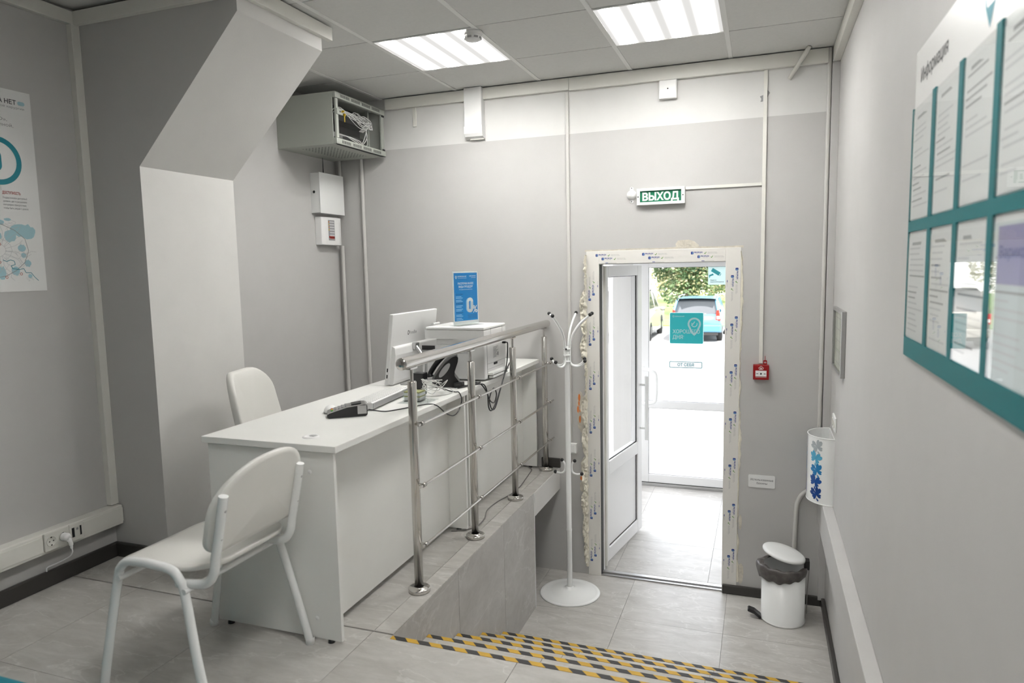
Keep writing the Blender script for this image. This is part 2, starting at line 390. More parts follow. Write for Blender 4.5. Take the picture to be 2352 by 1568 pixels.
EX, EY, EZ = V((1, 0, 0)), V((0, 1, 0)), V((0, 0, 1))

# main dimensions (metres; z = 0 is the upper floor, camera stands at x = y = 0)
XL, XR, YB, ZL, ZC = -3.01, .397, 4.49, -.743, 2.605
YR = -3.0                      # rear end of the room, behind the camera
PX, PY0, PY1, BX = -2.675, 2.438, 3.03, -2.077   # pier and beam
EDGE = -1.305                  # edge of the upper platform over the stairwell
RISE, GO, SY = ZL/-5, .290, 2.183
DX0, DX1, DZ = -1.10, -.125, 1.483   # entrance frame, outside measure

# ================================================================== SETTING
def clines(x0, off, step, lo, hi):
    k = math.ceil((lo-off)/step); out = [lo]
    while off+k*step < hi-1e-4:
        if off+k*step > lo+1e-4: out.append(off+k*step)
        k += 1
    return out+[hi]
_tm = {}
def slab_mesh(name, w, d, h, mat, axis='z'):
    key = (name, round(w, 3), round(d, 3), round(h, 3), mat.name)
    if key not in _tm:
        mb = MB().box(-w/2, w/2, -d/2, d/2, -h/2, h/2)
        me = bpy.data.meshes.new(name); me.from_pydata(mb.v, [], mb.f); me.materials.append(mat); me.update(); _tm[key] = me
    return _tm[key]
def tile_field(parent, name, xs, ys, ztop, th, gap, mat, skip=None):
    for x0, x1 in zip(xs, xs[1:]):
        for y0, y1 in zip(ys, ys[1:]):
            if skip and skip((x0+x1)/2, (y0+y1)/2): continue
            w, d = x1-x0-gap, y1-y0-gap
            if w < .01 or d < .01: continue
            piece(name, slab_mesh(name, w, d, th, mat), ((x0+x1)/2, (y0+y1)/2, ztop-th/2), parent)
TX, TY = -.19, 2.18
# upper floor: near field and the platform beside the stairwell
fl = add('floor', MB().box(XL, XR, YR, SY-.004, -.16, -.011).box(XL, EDGE-.012, SY-.004, 3.93, -.16, -.011).box(XL, EDGE-.003, 3.93, YB, -.15, -.011), m_grout, label='grey porcelain tiled upper floor around the reception desk', kind='structure')
tile_field(fl, 'floor_tile', clines(0, TX, .6, XL, XR), clines(0, TY+.003, .6, YR, SY), 0, .012, .0018, m_tile)
tile_field(fl, 'floor_tile', clines(0, TX, .6, XL, EDGE), clines(0, TY+.01, .6, SY, YB), 0, .012, .0018, m_tile)
add('slab_edge', MB().box(EDGE-.003, EDGE+.004, 3.93, YB, -.15, -.001), m_pier, fl)
# lower floor
fo = add('floor_lower', MB().box(-2.3, XR, 3.30, 4.56, ZL-.15, ZL-.011), m_grout, label='pale grey tiled lower floor in front of the entrance door', kind='structure')
tile_field(fo, 'floor_tile', clines(0, -.18, .6, -2.3, XR), clines(0, 3.953, .6, 3.32, 4.495), ZL, .012, .0018, m_tile)
fv = add('floor_vestibule', MB().box(-1.35, .15, 4.56, 6.66, ZL-.15, ZL-.011), m_grout, label='pale tiled floor of the bright entrance vestibule', kind='structure')
tile_field(fv, 'floor_tile', clines(0, -.31, .63, -1.35, .15), clines(0, 5.19, .59, 4.56, 6.62), ZL, .012, .0018, m_tile)
# stairs
for k in range(1, 5):
    zt = -k*RISE; y0 = SY+GO*(k-1); y1 = SY+GO*k
    st = add('stair_step', MB().box(EDGE+.002, XR-.002, y0, y1-.012, ZL, zt-.012), m_grout, kind='structure',
             label=['', 'top', 'second', 'third', 'lowest'][k]+' tiled stair step leading down to the entrance')
    tile_field(st, 'tread_tile', clines(0, TX, .6, EDGE+.002, XR-.002), [y0, y1], zt, .012, .0018, m_tile)
    for x0, x1 in zip(*(lambda c: (c, c[1:]))(clines(0, TX, .6, EDGE+.002, XR-.002))):
        piece('riser_tile', slab_mesh('riser_tile', x1-x0-.003, .012, RISE-.014, m_stile), ((x0+x1)/2, y1-.006, zt-.012-(RISE-.014)/2), st)
# first riser belongs to the floor edge
for x0, x1 in zip(*(lambda c: (c, c[1:]))(clines(0, TX, .6, EDGE+.002, XR-.002))):
    piece('riser_tile', slab_mesh('riser_tile', x1-x0-.003, .012, RISE-.014, m_stile), ((x0+x1)/2, SY-.002, -.012-(RISE-.014)/2), fl)
for k in range(5):
    y1 = SY+GO*k; zt = -k*RISE
    add('hazard_tape', MB().box(EDGE+.004, XR-.03, y1-.027, y1-.004, zt+.0002, zt+.0016), m_haz,
        label='black and yellow striped tape along the '+['upper floor edge', 'top stair step', 'second stair step', 'third stair step', 'lowest stair step'][k], cat='tape', group='hazard tapes on the stairs')
# wall that carries the platform, tiled, and the niche behind it
ws = add('wall_stairs', MB().box(EDGE-.10, EDGE-.012, SY, 3.92, ZL, -.161), m_grout, label='grey tiled side wall of the stairwell under the railing', kind='structure')
for y0, y1 in ((SY, 2.79), (2.79, 3.39), (3.39, 3.922)):
    piece('wall_tile', slab_mesh('wall_tile', .012, y1-y0-.003, -ZL-.006, m_stile), (EDGE-.006, (y0+y1)/2, ZL/2-.003), ws)
add('corner_profile', MB().box(EDGE-.012, EDGE+.001, 3.922, 3.931, ZL, -.002), m_pvc, ws)
add('wall_niche', MB().box(-2.4, -2.3, 3.80, YB, ZL, -.15).box(-2.4, EDGE-.10, 3.80, 3.92, ZL, -.161), m_wall, label='grey walls of the dark niche under the platform', kind='structure')

# walls
add('wall_left', MB().box(XL-.15, XL, YR-.15, YB+.15, -.16, 2.8), m_wall, label='grey painted left wall with poster and trunking', kind='structure')
add('wall_right', MB().box(XR, XR+.15, YR-.15, YB+.15, ZL-.15, 2.8), m_wall, label='pale grey painted right wall with the information board', kind='structure')
add('wall_rear', MB().box(XL, XR, YR-.15, YR, -.16, 2.8), m_wall, label='grey painted rear wall', kind='structure')
wb = MB()
for a in ((XL, DX0, ZL-.15, 2.249, 0), (DX1, XR, ZL-.15, 2.249, 0), (DX0, DX1, DZ, 2.249, 0), (XL, XR, 2.249, 2.8, 1)):
    wb.box(a[0], a[1], YB, YB+.16, a[2], a[3], a[4])
wb = add('wall_back', wb, [m_wall, m_white], label='grey entrance wall with a white band under the ceiling', kind='structure')
pier = MB()
prof = [(XL, 0), (PX, 0), (PX, 1.879), (BX, 2.474), (BX, 2.600), (XL, 2.600)]
pier.prism(prof, (0, PY1, 0), EX, EZ, (0, PY0-PY1, 0), 0, mside=1)
add('wall_pier', pier, [m_wall, m_pier], label='pale pier with a slanting beam rising to the ceiling', kind='structure')
# boxed ledge along the right wall
add('trim_1', MB().box(.342, XR, YR, YB, -.19, .01), m_wall, bevel=.004, label='grey boxed ledge running along the foot of the right wall', kind='structure')

# ceiling
ce = add('ceiling', MB().box(XL-.15, XR+.15, YR-.15, YB+.15, 2.70, 2.8), m_dark, label='suspended ceiling of white mineral tiles', kind='structure')
cx, cy = clines(0, -.2, .6, XL, XR), clines(0, 3.965, .6, YR, YB)
LIGHTS = [(-1.7, 3.665), (-.5, 3.665), (-.5, 1.265), (-.5, -.535)]  # last two are added out of view to brighten the near end
def lit(x, y): return any(abs(x-a) < .3 and abs(y-b) < .3 for a, b in LIGHTS)
for x0, x1 in zip(cx, cx[1:]):
    for y0, y1 in zip(cy, cy[1:]):
        if lit((x0+x1)/2, (y0+y1)/2): continue
        a, b, c, d = x0+.004, x1-.004, y0+.0035, y1-.0035
        if b-a > .01 and d-c > .01:
            piece('ceiling_tile', slab_mesh('ceiling_tile', b-a, d-c, .015, m_ctile), ((a+b)/2, (c+d)/2, ZC+.0075), ce)
gb = MB()
for x in cx[1:-1]: gb.box(x-.012, x+.012, YR, YB, ZC-.0035, ZC-.0005)
for y in cy[1:-1]: gb.box(XL, XR, y-.011, y+.011, ZC+.016, ZC+.02)
add('ceiling_grid', gb, m_cgrid, ce)
for i, (x, y) in enumerate(LIGHTS):
    t = thing('ceiling_light', ['square lit ceiling light beside the smoke detector', 'square lit ceiling light above the entrance door', 'added ceiling light out of view above the top of the stairs', 'added dim fill light out of view at the rear of the room'][i], 'light', (x, y, ZC-.004), group='square ceiling lights')
    mb = MB(); s = .297; w = .012
    mb.box(x-s, x+s, y-s, y-s+w, ZC-.004, ZC+.03).box(x-s, x+s, y+s-w, y+s, ZC-.004, ZC+.03).box(x-s, x-s+w, y-s+w, y+s-w, ZC-.004, ZC+.03).box(x+s-w, x+s, y-s+w, y+s-w, ZC-.004, ZC+.03)
    add('frame', mb, m_cgrid, t)
    add('diffuser', MB().box(x-s+w, x+s-w, y-s+w, y+s-w, ZC-.001, ZC+.003), m_lit_fill if i == 3 else m_lit, t)
    add('housing', MB().box(x-s, x+s, y-s, y+s, ZC+.032, ZC+.08), m_cgrid, t)

# trunking under the ceiling, corner strips, wall trunking
def trim(n, label, *bx, mat=None, bevel=.002):
    mb = MB()
    for b in bx: mb.box(*b)
    return add('trim_%d' % n, mb, mat or m_trim, label=label, kind='structure', bevel=bevel)
trim(2, 'white trunking under the ceiling along the entrance wall', (-2.553+.0, -1.20, YB-.03, YB, 2.524, 2.598), (-1.198, .335, YB-.03, YB, 2.518, 2.598))
trim(3, 'white trunking under the ceiling along the right wall', (XR-.038, XR, YR, YB-.002, 2.518, 2.600))
trim(4, 'white trunking under the ceiling along the left wall', (XL, XL+.03, YR, PY0-.002, 2.530, 2.588))
trim(5, 'white trunking under the ceiling across the front of the pier', (XL+.03, BX, PY0-.028, PY0, 2.530, 2.588))
trim(6, 'white trunking along the top of the slanting beam', (BX, BX+.028, PY0-.028, 3.085, 2.535, 2.597))
trim(7, 'white vertical strip in the corner beside the poster', (XL, XL+.034, PY0-.04, PY0, .268, 2.53))
trim(8, 'painted vertical box strip in the corner beside the call point', (.356, XR, YB-.03, YB, -.70, 2.517), mat=m_wall)
tr = MB().box(XL, XL+.06, YR, PY0-.004, .170, .265)
tr = add('trim_9', tr, m_trim, label='white cable trunking with sockets along the left wall', kind='structure', bevel=.004)
tl = MB()
for y0, y1 in ((YR, 2.028), (2.220, PY0-.006)): tl.box(XL+.06, XL+.064, y0, y1, .184, .252)
add('trunking_lid', tl, m_trim, tr, bevel=.001)

# skirtings
def base(name, label, *bx):
    mb = MB()
    for x0, x1, y0, y1, z0, z1 in bx: mb.box(x0, x1, y0, y1, z0, z1)
    return add('baseboard_'+name, mb, m_base, label=label, kind='structure', bevel=.006)
base('left', 'dark plastic skirting along the left wall', (XL, XL+.022, YR, PY0, .0, .072), (XL+.022, PX+.022, PY0-.022, PY0, .0, .072), (PX, PX+.022, PY0, PY1, 0, .072))
base('back_upper', 'short dark skirting on the entrance wall behind the railing', (-1.43, -1.292, YB-.016, YB, .001, .068))
base('back', 'dark skirting between the entrance door and the bin', (-.212, .375, YB-.024, YB, ZL+.001, ZL+.06))
base('right', 'dark skirting along the foot of the right wall by the bin', (XR-.022, XR, SY+GO*4+.01, YB-.024, ZL+.001, ZL+.06))

# ------------------------------------------------------------------ foam and damage round the entrance frame
def foam(mb, xr, zlo, zhi, wfun, depth, seed, sgn=-1, nz=90, nx=8):
    def fn(u, v):
        z = zlo+(zhi-zlo)*v; w = max(.004, wfun(z)+.012*noise.noise((z*9, seed, 0)))
        lump = .45+.9*abs(noise.noise((z*26, u*2.6+seed, 1.3)))+.7*abs(noise.noise((z*55, u*5, seed+4)))
        y = YB+.004-math.sin(PI*min(1, max(0, .08+.84*u)))**.7*depth*max(.2, lump)
        return V((xr+sgn*w*(1-u)+.006*noise.noise((z*30, u*4, seed+9)), y, z))
    mb.grid(fn, nx, nz, 0, True)
def wl(z):
    b = .012
    for c, h, w in ((1.08, .16, .052), (.84, .10, .05), (.42, .11, .05), (.20, .10, .045), (-.02, .13, .045), (-.22, .12, .05), (-.42, .14, .045), (-.58, .1, .035)):
        b = max(b, w*max(0, 1-((z-c)/h)**2)**.5)
    return b
mb = MB(); foam(mb, DX0+.004, -.68, 1.46, wl, .050, 1.0, nz=420, nx=14)
foam(mb, DX1-.003, -.66, 1.46, lambda z: .013+.006*math.sin(z*7), .012, 6.0, sgn=1, nz=160, nx=5)
add('foam_seal', mb, m_foam, wb, kind='stuff', label='cream polyurethane foam squeezed out beside the door frame')
def ragged(cx, cz, w, h, seed, n=26):
    return [(cx+w/2*math.cos(a)*(1+.22*noise.noise((math.cos(a)*2, math.sin(a)*2, seed))), cz+h/2*math.sin(a)*(1+.3*noise.noise((math.cos(a)*3, math.sin(a)*3, seed+3)))) for a in [2*PI*i/n for i in range(n)]]
mb = MB(); mb.prism([(-.515, 1.478), (-.52, 1.515), (-.505, 1.536), (-.44, 1.54), (-.405, 1.528), (-.378, 1.503), (-.372, 1.478)], (0, YB+.001, 0), EX, EZ, (0, -.003, 0))
mb.prism([(DX0-.01, DZ-.002), (DX0-.008, DZ+.010), (-.95, DZ+.007), (-.8, DZ+.012), (-.62, DZ+.009), (-.52, DZ+.014), (-.38, DZ+.013), (-.25, DZ+.009), (DX1+.012, DZ+.012), (DX1+.014, DZ-.002)], (0, YB+.001, 0), EX, EZ, (0, -.004, 0))
for cx_, cz_, w, h, s in ((-1.150, .43, .05, .22, 1), (-1.142, .36, .06, .2, 2), (-.10, -.60, .035, .14, 5), (-1.14, -.12, .035, .08, 7), (-1.135, .02, .03, .10, 8), (-.107, -.26, .02, .1, 9)):
    mb.prism(ragged(cx_, cz_, w, h, s), (0, YB+.001, 0), EX, EZ, (0, -.002-.0003*s, 0))
add('bare_plaster', mb, m_plaster, wb, label='broken bare plaster round the new door frame')
mb = MB()
for cx_, cz_, w, h, s in ((-1.156, .50, .014, .05, 1), (-1.165, .42, .012, .05, 2), (-1.150, .41, .008, .02, 3), (-1.152, .35, .012, .05, 4), (-1.146, -.06, .016, .03, 5), (-1.158, .46, .009, .03, 6)):
    mb.prism(ragged(cx_, cz_, w, h, s, 12), (0, YB-.001, 0), EX, EZ, (0, -.0050-.0002*s, 0))
add('primer_patch', mb, m_orange, wb, label='orange specks of old primer')
mb = MB(); mb.prism([(.008, 2.405), (.017, 2.395), (.024, 2.385), (.017, 2.375), (.012, 2.362), (.006, 2.36)], (0, YB, 0), EX, EZ, (0, -.002, 0))
mb.prism([(-.032, 2.37), (-.014, 2.376), (-.014, 2.34), (-.028, 2.338), (-.024, 2.355)], (0, YB, 0), EX, EZ, (0, -.002, 0))
add('wall_damage', mb, m_inkg, wb, label='small torn grey holes in the white band')

# ------------------------------------------------------------------ inner door
d1 = thing('door_1', 'white plastic entrance door standing open, its frame still in printed film', None, (-.61, YB+.03, ZL), kind='structure')
FY0, FY1 = YB-.006, YB+.07
fw = .087
add('frame', MB().box(DX0, DX0+fw, FY0, FY1, ZL, DZ).box(DX1-.09, DX1, FY0, FY1, ZL, DZ).box(DX0+fw, DX1-.09, FY0, FY1, DZ-.084, DZ), m_film, d1, bevel=.002)
add('frame_stop', MB().box(DX0+fw-.002, DX0+fw+.004, FY1, FY1+.04, ZL, DZ-.08).box(DX1-.094, DX1-.088, FY1, FY1+.04, ZL, DZ-.08).box(DX0+fw, DX1-.09, FY1, FY1+.04, DZ-.088, DZ-.08), m_pvc, d1)
add('threshold', MB().box(DX0+fw, DX1-.09, YB+.005, YB+.085, ZL, ZL+.008).box(DX0+fw, DX1-.09, YB+.035, YB+.06, ZL+.008, ZL+.016), m_alu, d1, bevel=.001)
# printed film: logo, name, tick, small print every 0.3 m in two staggered rows
pm = MB()
def mark(o, u, v):
    o = V(o)
    pm.flat([(0, 0), (.008, -.003), (.008, .017), (0, .014)], o, u, v, 0)
    pm.flat([(.009, -.003), (.016, 0), (.016, .014), (.009, .017)], o, u, v, 1)
    pm.text('PROPLEX', o+u*.020+v*.006, u, v, .0085, 0, bold=.032, width=.052)
    pm.text('оконные системы', o+u*.032+v*.000, u, v, .003, 3, width=.03)
    pm.check(o+u*.080-v*.002, u, v, .015, 2)
    for i, l in enumerate(('Экологически чистый', 'профиль для окон и дверей')):
        pm.text(l, o+u*.102+v*(.008-.006*i), u, v, .0035, 3, width=.058-.006*(1-i))
YF = FY0-.0006
add('gap_shade_strip', MB().box(DX0+fw-.0005, DX0+fw+.0035, FY0+.012, FY1+.02, ZL+.01, DZ-.088), m_rubber, d1)  # black strip whose colour stands in for the dark gap inside the frame
for i in range(7):
    for o_, u_, v_ in (((DX0+.079, YF, ZL+.19+.30*i), EZ, -EX), ((DX1-.081, YF, DZ-.20-.30*i), -EZ, EX)):
        pm.flat([(0, 0), (.014, 0), (.014, .0035), (0, .0035)], o_, u_, v_, 0); pm.flat([(.017, 0), (.040, 0), (.040, .0012), (.017, .0012)], o_, u_, v_, 3)
for i in range(3): pm.flat([(0, 0), (.018, 0), (.018, .0035), (0, .0035)], (DX0+.13+.305*i, YF, DZ-.080), EX, EZ, 0); pm.flat([(.021, 0), (.075, 0), (.075, .0012), (.021, .0012)], (DX0+.13+.305*i, YF, DZ-.080), EX, EZ, 3)
for i in range(3):
    for j in range(2):
        mark((DX0+.065+.305*i+.04*j, YF, DZ-.035-.024*j), EX, EZ)
for i in range(7):
    for j in range(2):
        mark((DX0+.030+.026*j, YF, ZL+.10+.30*i+.035*j), EZ, -EX)
        mark((DX1-.030-.026*j, YF, DZ-.125-.30*i-.045*j), -EZ, EX)
add('film_print', pm, [m_inkb, P('ink_mid_blue', (.06, .20, .45), .5), m_inkgr, m_inkg], d1, label='blue and green print repeated on the protective film')
# leaf, hinged on the left, swung into the vestibule
HINGE = V((-1.012, YB+.115, ZL)); LA = R(80.5)
lu = V((math.cos(LA), math.sin(LA), 0)); ln = V((math.sin(LA), -math.cos(LA), 0))   # along leaf, room-side normal
LW = .80
def lbox(mb, a0, a1, n0, n1, z0, z1, mi=0):
    c = HINGE+lu*((a0+a1)/2)+ln*((n0+n1)/2); c.z = (z0+z1)/2
    return mb.obox(c, lu*((a1-a0)/2), ln*((n1-n0)/2), EZ*((z1-z0)/2), mi)
zb, zt = ZL+.025, 1.385
mb = MB()
lbox(mb, 0, .095, -.06, .0, zb, zt); lbox(mb, LW-.095, LW, -.06, 0, zb, zt)
for z0, z1 in ((zb, zb+.095), (-.085, .01), (zt-.075, zt)): lbox(mb, .095, LW-.095, -.06, 0, z0, z1)
add('door_leaf', mb, m_pvc, d1, bevel=.004)
mb = MB(); lbox(mb, .095, LW-.095, -.042, -.018, zb+.095, -.085); add('lower_panel', mb, m_pvc, d1)
mb = MB(); lbox(mb, .095, LW-.095, -.034, -.030, .01, zt-.075); add('pane', mb, m_glass, d1)
mb = MB()
for a0, a1, z0, z1 in ((.095, .099, .01, zt-.075), (LW-.099, LW-.095, .01, zt-.075), (.099, LW-.099, .01, .014), (.099, LW-.099, zt-.079, zt-.075), (LW-.099, LW-.095, zb+.095, -.085), (.099, LW-.099, zb+.095, zb+.098)): lbox(mb, a0, a1, -.020, -.012, z0, z1)
add('gasket', mb, m_rubber, d1)
mb = MB(); lbox(mb, .010, .030, -.061, .012, zb, zt); lbox(mb, -.008, .010, -.02, .018, zb, zt); add('edge_profile', mb, m_plas2, d1)
mb = MB(); lbox(mb, LW-.005, LW+.0015, -.045, -.015, .45, .53); lbox(mb, LW-.005, LW+.0015, -.04, -.02, .22, .28); add('lock_plate', mb, m_alu, d1)
pb = HINGE+lu*(LW-.045)+ln*.055
mb = MB().tube([V((pb.x, pb.y, .02)), V((pb.x, pb.y, .525))], .015, 12)
for z in (.11, .455):
    q = V((pb.x, pb.y, z)); mb.tube([q, q-ln*.055], .008, 8)
add('pull_handle', mb, m_gloss, d1)
for z in (-.45, .3, 1.1): add('hinge', MB().tube([HINGE+V((-.012, -.012, z-ZL-.05)), HINGE+V((-.012, -.012, z-ZL+.05))], .009, 10), m_pvc, d1)

# ------------------------------------------------------------------ vestibule and outer door
VY = 6.57
add('wall_vestibule_left', MB().box(-1.45, -1.35, YB+.16, VY+.25, ZL-.15, ZL+.10).box(-1.45, -1.35, YB+.16, VY+.25, 1.55, 1.65), m_white, label='white low wall under the vestibule side window', kind='structure')
w1 = thing('window_1', 'tall white framed side window of the vestibule', None, (-1.40, 5.7, ZL+.10), kind='structure')
wy = [YB+.16, 5.36, 6.06, VY+.25]
mb = MB().box(-1.43, -1.36, wy[0], wy[3], ZL+.10, ZL+.17).box(-1.43, -1.36, wy[0], wy[3], 1.48, 1.55)
for y in wy: yq = min(max(y-.035, wy[0]), wy[3]-.07); mb.box(-1.43, -1.36, yq, yq+.07, ZL+.17, 1.48)
add('window_frame', mb, m_pvc, w1, bevel=.003)
for ya, yb in zip(wy, wy[1:]): add('pane', MB().box(-1.397, -1.393, ya+.03, yb-.03, ZL+.17, 1.48), m_glass, w1)
add('wall_vestibule_right', MB().box(.15, .25, YB+.16, VY+.25, ZL-.15, 1.65), m_white, label='white right wall of the vestibule', kind='structure')
add('ceiling_vestibule', MB().box(-1.45, .25, YB+.16, VY+.25, 1.65, 1.75), m_white, label='white vestibule ceiling', kind='structure')
ox0, ox1, oz1 = -1.155, -.085, 1.50
add('wall_front', MB().box(-1.35, ox0, VY, VY+.25, ZL-.15, 1.65).box(ox1, .15, VY, VY+.25, ZL-.15, 1.65).box(ox0, ox1, VY, VY+.25, oz1, 1.65), m_white, label='white wall round the outer glass door', kind='structure')
d2 = thing('door_2', 'white outer door with large glass panes and turquoise stickers', None, ((ox0+ox1)/2, VY, ZL), kind='structure')
add('frame', MB().box(ox0, ox0+.06, VY, VY+.08, ZL, oz1).box(ox1-.06, ox1, VY, VY+.08, ZL, oz1).box(ox0+.06, ox1-.06, VY, VY+.08, oz1-.06, oz1), m_pvc, d2, bevel=.003)
lx0, lx1, gx0, gx1 = ox0+.062, ox1-.062, -1.007, -.233
mb = MB().box(lx0, gx0, VY-.012, VY+.05, ZL+.035, oz1-.065).box(gx1, lx1, VY-.012, VY+.05, ZL+.035, oz1-.065)
for z0, z1 in ((ZL+.035, -.628), (.024, .094), (1.362, oz1-.065)): mb.box(gx0, gx1, VY-.012, VY+.05, z0, z1)
add('door_leaf', mb, m_pvc, d2, bevel=.004)
add('pane', MB().box(gx0, gx1, VY+.012, VY+.016, .094, 1.362), m_glass, d2)
add('pane', MB().box(gx0, gx1, VY+.012, VY+.016, -.628, .024), m_glass, d2)
mb = MB()
for z0, z1 in ((.094, 1.362), (-.628, .024)):
    mb.box(gx0, gx0+.004, VY-.004, VY+.012, z0, z1).box(gx1-.004, gx1, VY-.004, VY+.012, z0, z1).box(gx0+.004, gx1-.004, VY-.004, VY+.012, z0, z0+.004).box(gx0+.004, gx1-.004, VY-.004, VY+.012, z1-.004, z1)
add('gasket', mb, m_grey, d2)
add('threshold', MB().box(ox0+.06, ox1-.06, VY-.02, VY+.1, ZL, ZL+.03), m_alu, d2, bevel=.003)
add('threshold_seal', MB().box(lx0, lx1, VY-.010, VY+.045, ZL+.0295, ZL+.036), m_rubber, d2)
hx = -1.05
add('bow_handle', MB().tube(sp([(hx, VY-.012, .405), (hx, VY-.05, .405), (hx+.06, VY-.075, .40), (hx+.115, VY-.08, .375), (hx+.128, VY-.08, .30), (hx+.128, VY-.08, .18), (hx+.115, VY-.08, .105), (hx+.06, VY-.075, .08), (hx, VY-.05, .075), (hx, VY-.012, .075)], 6), .0165, 14), m_gloss, d2)
# stickers on the glass
YS = VY+.0105
s = MB().prism(rrect(.31, .295, .014, 5, -.659, .792), (0, YS, 0), EX, EZ, (0, -.0006, 0), 0)
s.prism(rrect(.302, .287, .012, 5, -.659, .792), (0, YS-.0006, 0), EX, EZ, (0, -.0006, 0), 1)
st1 = add('greeting_sticker', s, [m_stickl, m_sticker], d2, label='turquoise square sticker wishing a good day')
yt = YS-.0016; t = MB()
t.text('ХОРОШЕГО', (-.786, yt, .744), EX, EZ, .034, 0, width=.25, bold=True); t.text('ДНЯ!', (-.786, yt, .692), EX, EZ, .034, 0, width=.104, bold=True)
c = V((-.588, yt-.0003, .832)); t.ring(c, EX, EZ, .044, .060, 0, 30, R(-35), R(215))
for sx in (-1, 1): t.line([(sx*.0425, -.030), (sx*.030, -.062), (sx*.004, -.098)], c+V((0, -.0001-.0001*sx, 0)), EX, EZ, .016, 0)
t.flat([(-.012, -.09), (.012, -.09), (0, -.112)], c+V((0, -.0004, 0)), EX, EZ, 0)
t.ring(c, EX, EZ, .021, .029, 0, 18, R(190), R(380)); t.check(c+V((-.028, 0, -.01)), EX, EZ, .036, 0)
t.text('ВАРИКОЗА НЕТ', (-.762, yt, .898), EX, EZ, .009, 0, width=.085, bold=True); t.ring((-.778, yt, .903), EX, EZ, .006, .009, 0, 14)
add('lettering', t, m_stickl, st1)
s = MB().prism(rrect(.302, .062, .008, 4, -.664, .447), (0, YS, 0), EX, EZ, (0, -.0005, 0), 1)
s2 = rrect(.302, .062, .010, 4, -.664, .447); s3 = rrect(.290, .050, .006, 4, -.664, .447); n = len(s2)
s.add([V((x, YS-.001, z)) for x, z in s2+s3], [(i, (i+1) % n, n+(i+1) % n, n+i) for i in range(n)], 0)
st2 = add('push_sticker', s, [P('sticker_teal_line', (.03, .22, .25), .4), film('white_film', (.8, .8, .8))], d2, label='white sticker with teal outline and push lettering')
add('lettering', MB().text('ОТ СЕБЯ', (-.664, YS-.0014, .434), EX, EZ, .027, 0, 'C', True, .15), P('sticker_teal_ink', (.03, .22, .25), .4), st2)
s = MB().prism(rrect(.160, .165, .006, 3, -.388, 1.278), (0, YS, 0), EX, EZ, (0, -.0005, 0))
st3 = add('camera_sticker', s, m_stickl, d2, label='pale turquoise sticker with a surveillance camera')
t = MB(); o = V((-.40, YS-.0009, 1.305)); a = V((math.cos(R(-32)), 0, math.sin(R(-32)))); b_ = V((-a.z, 0, a.x))
t.flat([(-.045, -.012), (.036, -.012), (.036, .022), (-.045, .022)], o, a, b_, 0); t.flat([(.041, -.009), (.047, -.009), (.047, .016), (.041, .016)], o, a, b_, 0)
t.flat([(-.060, -.046), (-.052, -.046), (-.052, -.034), (-.018, -.022), (-.026, -.008), (-.054, -.020), (-.060, -.020)], o, EX, EZ, 0)
t.text('Ведется', (-.448, YS-.0009, 1.232), EX, EZ, .010, 1, width=.052, bold=True); t.text('видеонаблюдение', (-.448, YS-.0009, 1.216), EX, EZ, .010, 1, width=.118, bold=True)
add('lettering', t, [P('sticker_cyan', (.06, .45, .50), .4), m_ink], st3)

# ================================================================== LARGE THINGS
# ------------------------------------------------------------------ reception desks (two alike, end to end)
def make_desk(y0, y1, label):
    t = thing('reception_desk', label, 'desk', (-1.735, (y0+y1)/2, 0), group='white reception desks')
    add('top', MB().box(-2.04, -1.43, y0, y1, .735, .76), [m_lam], t, bevel=.0015)
    for ya, yb in ((y0+.012, y0+.028), (y1-.028, y1-.012)):
        p = add('side_panel', MB().box(-2.022, -1.448, ya, yb, .012, .735), m_lam, t, bevel=.0012)
        for x in (-1.97, -1.50): add('foot', MB().lathe([(.0, 0), (.014, 0), (.012, .0115), (.0, .0115)], (x, (ya+yb)/2, 0), 12), m_black, p)
        for x, z in ((-1.553, .655), (-1.553, .09)): add('screw_cap', MB().lathe([(.0, .0025), (.006, .0022), (.0085, 0)], (x, ya, z), 16, ax=(0, -1, 0)), m_plas, p)
    add('front_panel', MB().box(-1.562, -1.546, y0+.028, y1-.028, .03, .735), m_lam, t)
    return t
dk = make_desk(2.05, 3.255, 'white laminate reception desk beside the visitor chair')
make_desk(3.257, 4.462, 'white laminate reception desk carrying the printer, against the entrance wall')
gx, gy = -1.609, 2.155
add('cable_grommet', MB().lathe([(.0, .001), (.018, .001), (.019, .004), (.029, .004), (.032, .0002), (.032, -.003)], (gx, gy, .7602), 32).box(gx-.010, gx+.010, gy+.004, gy+.016, .761, .7625, 1), [m_plas, m_grey], dk)

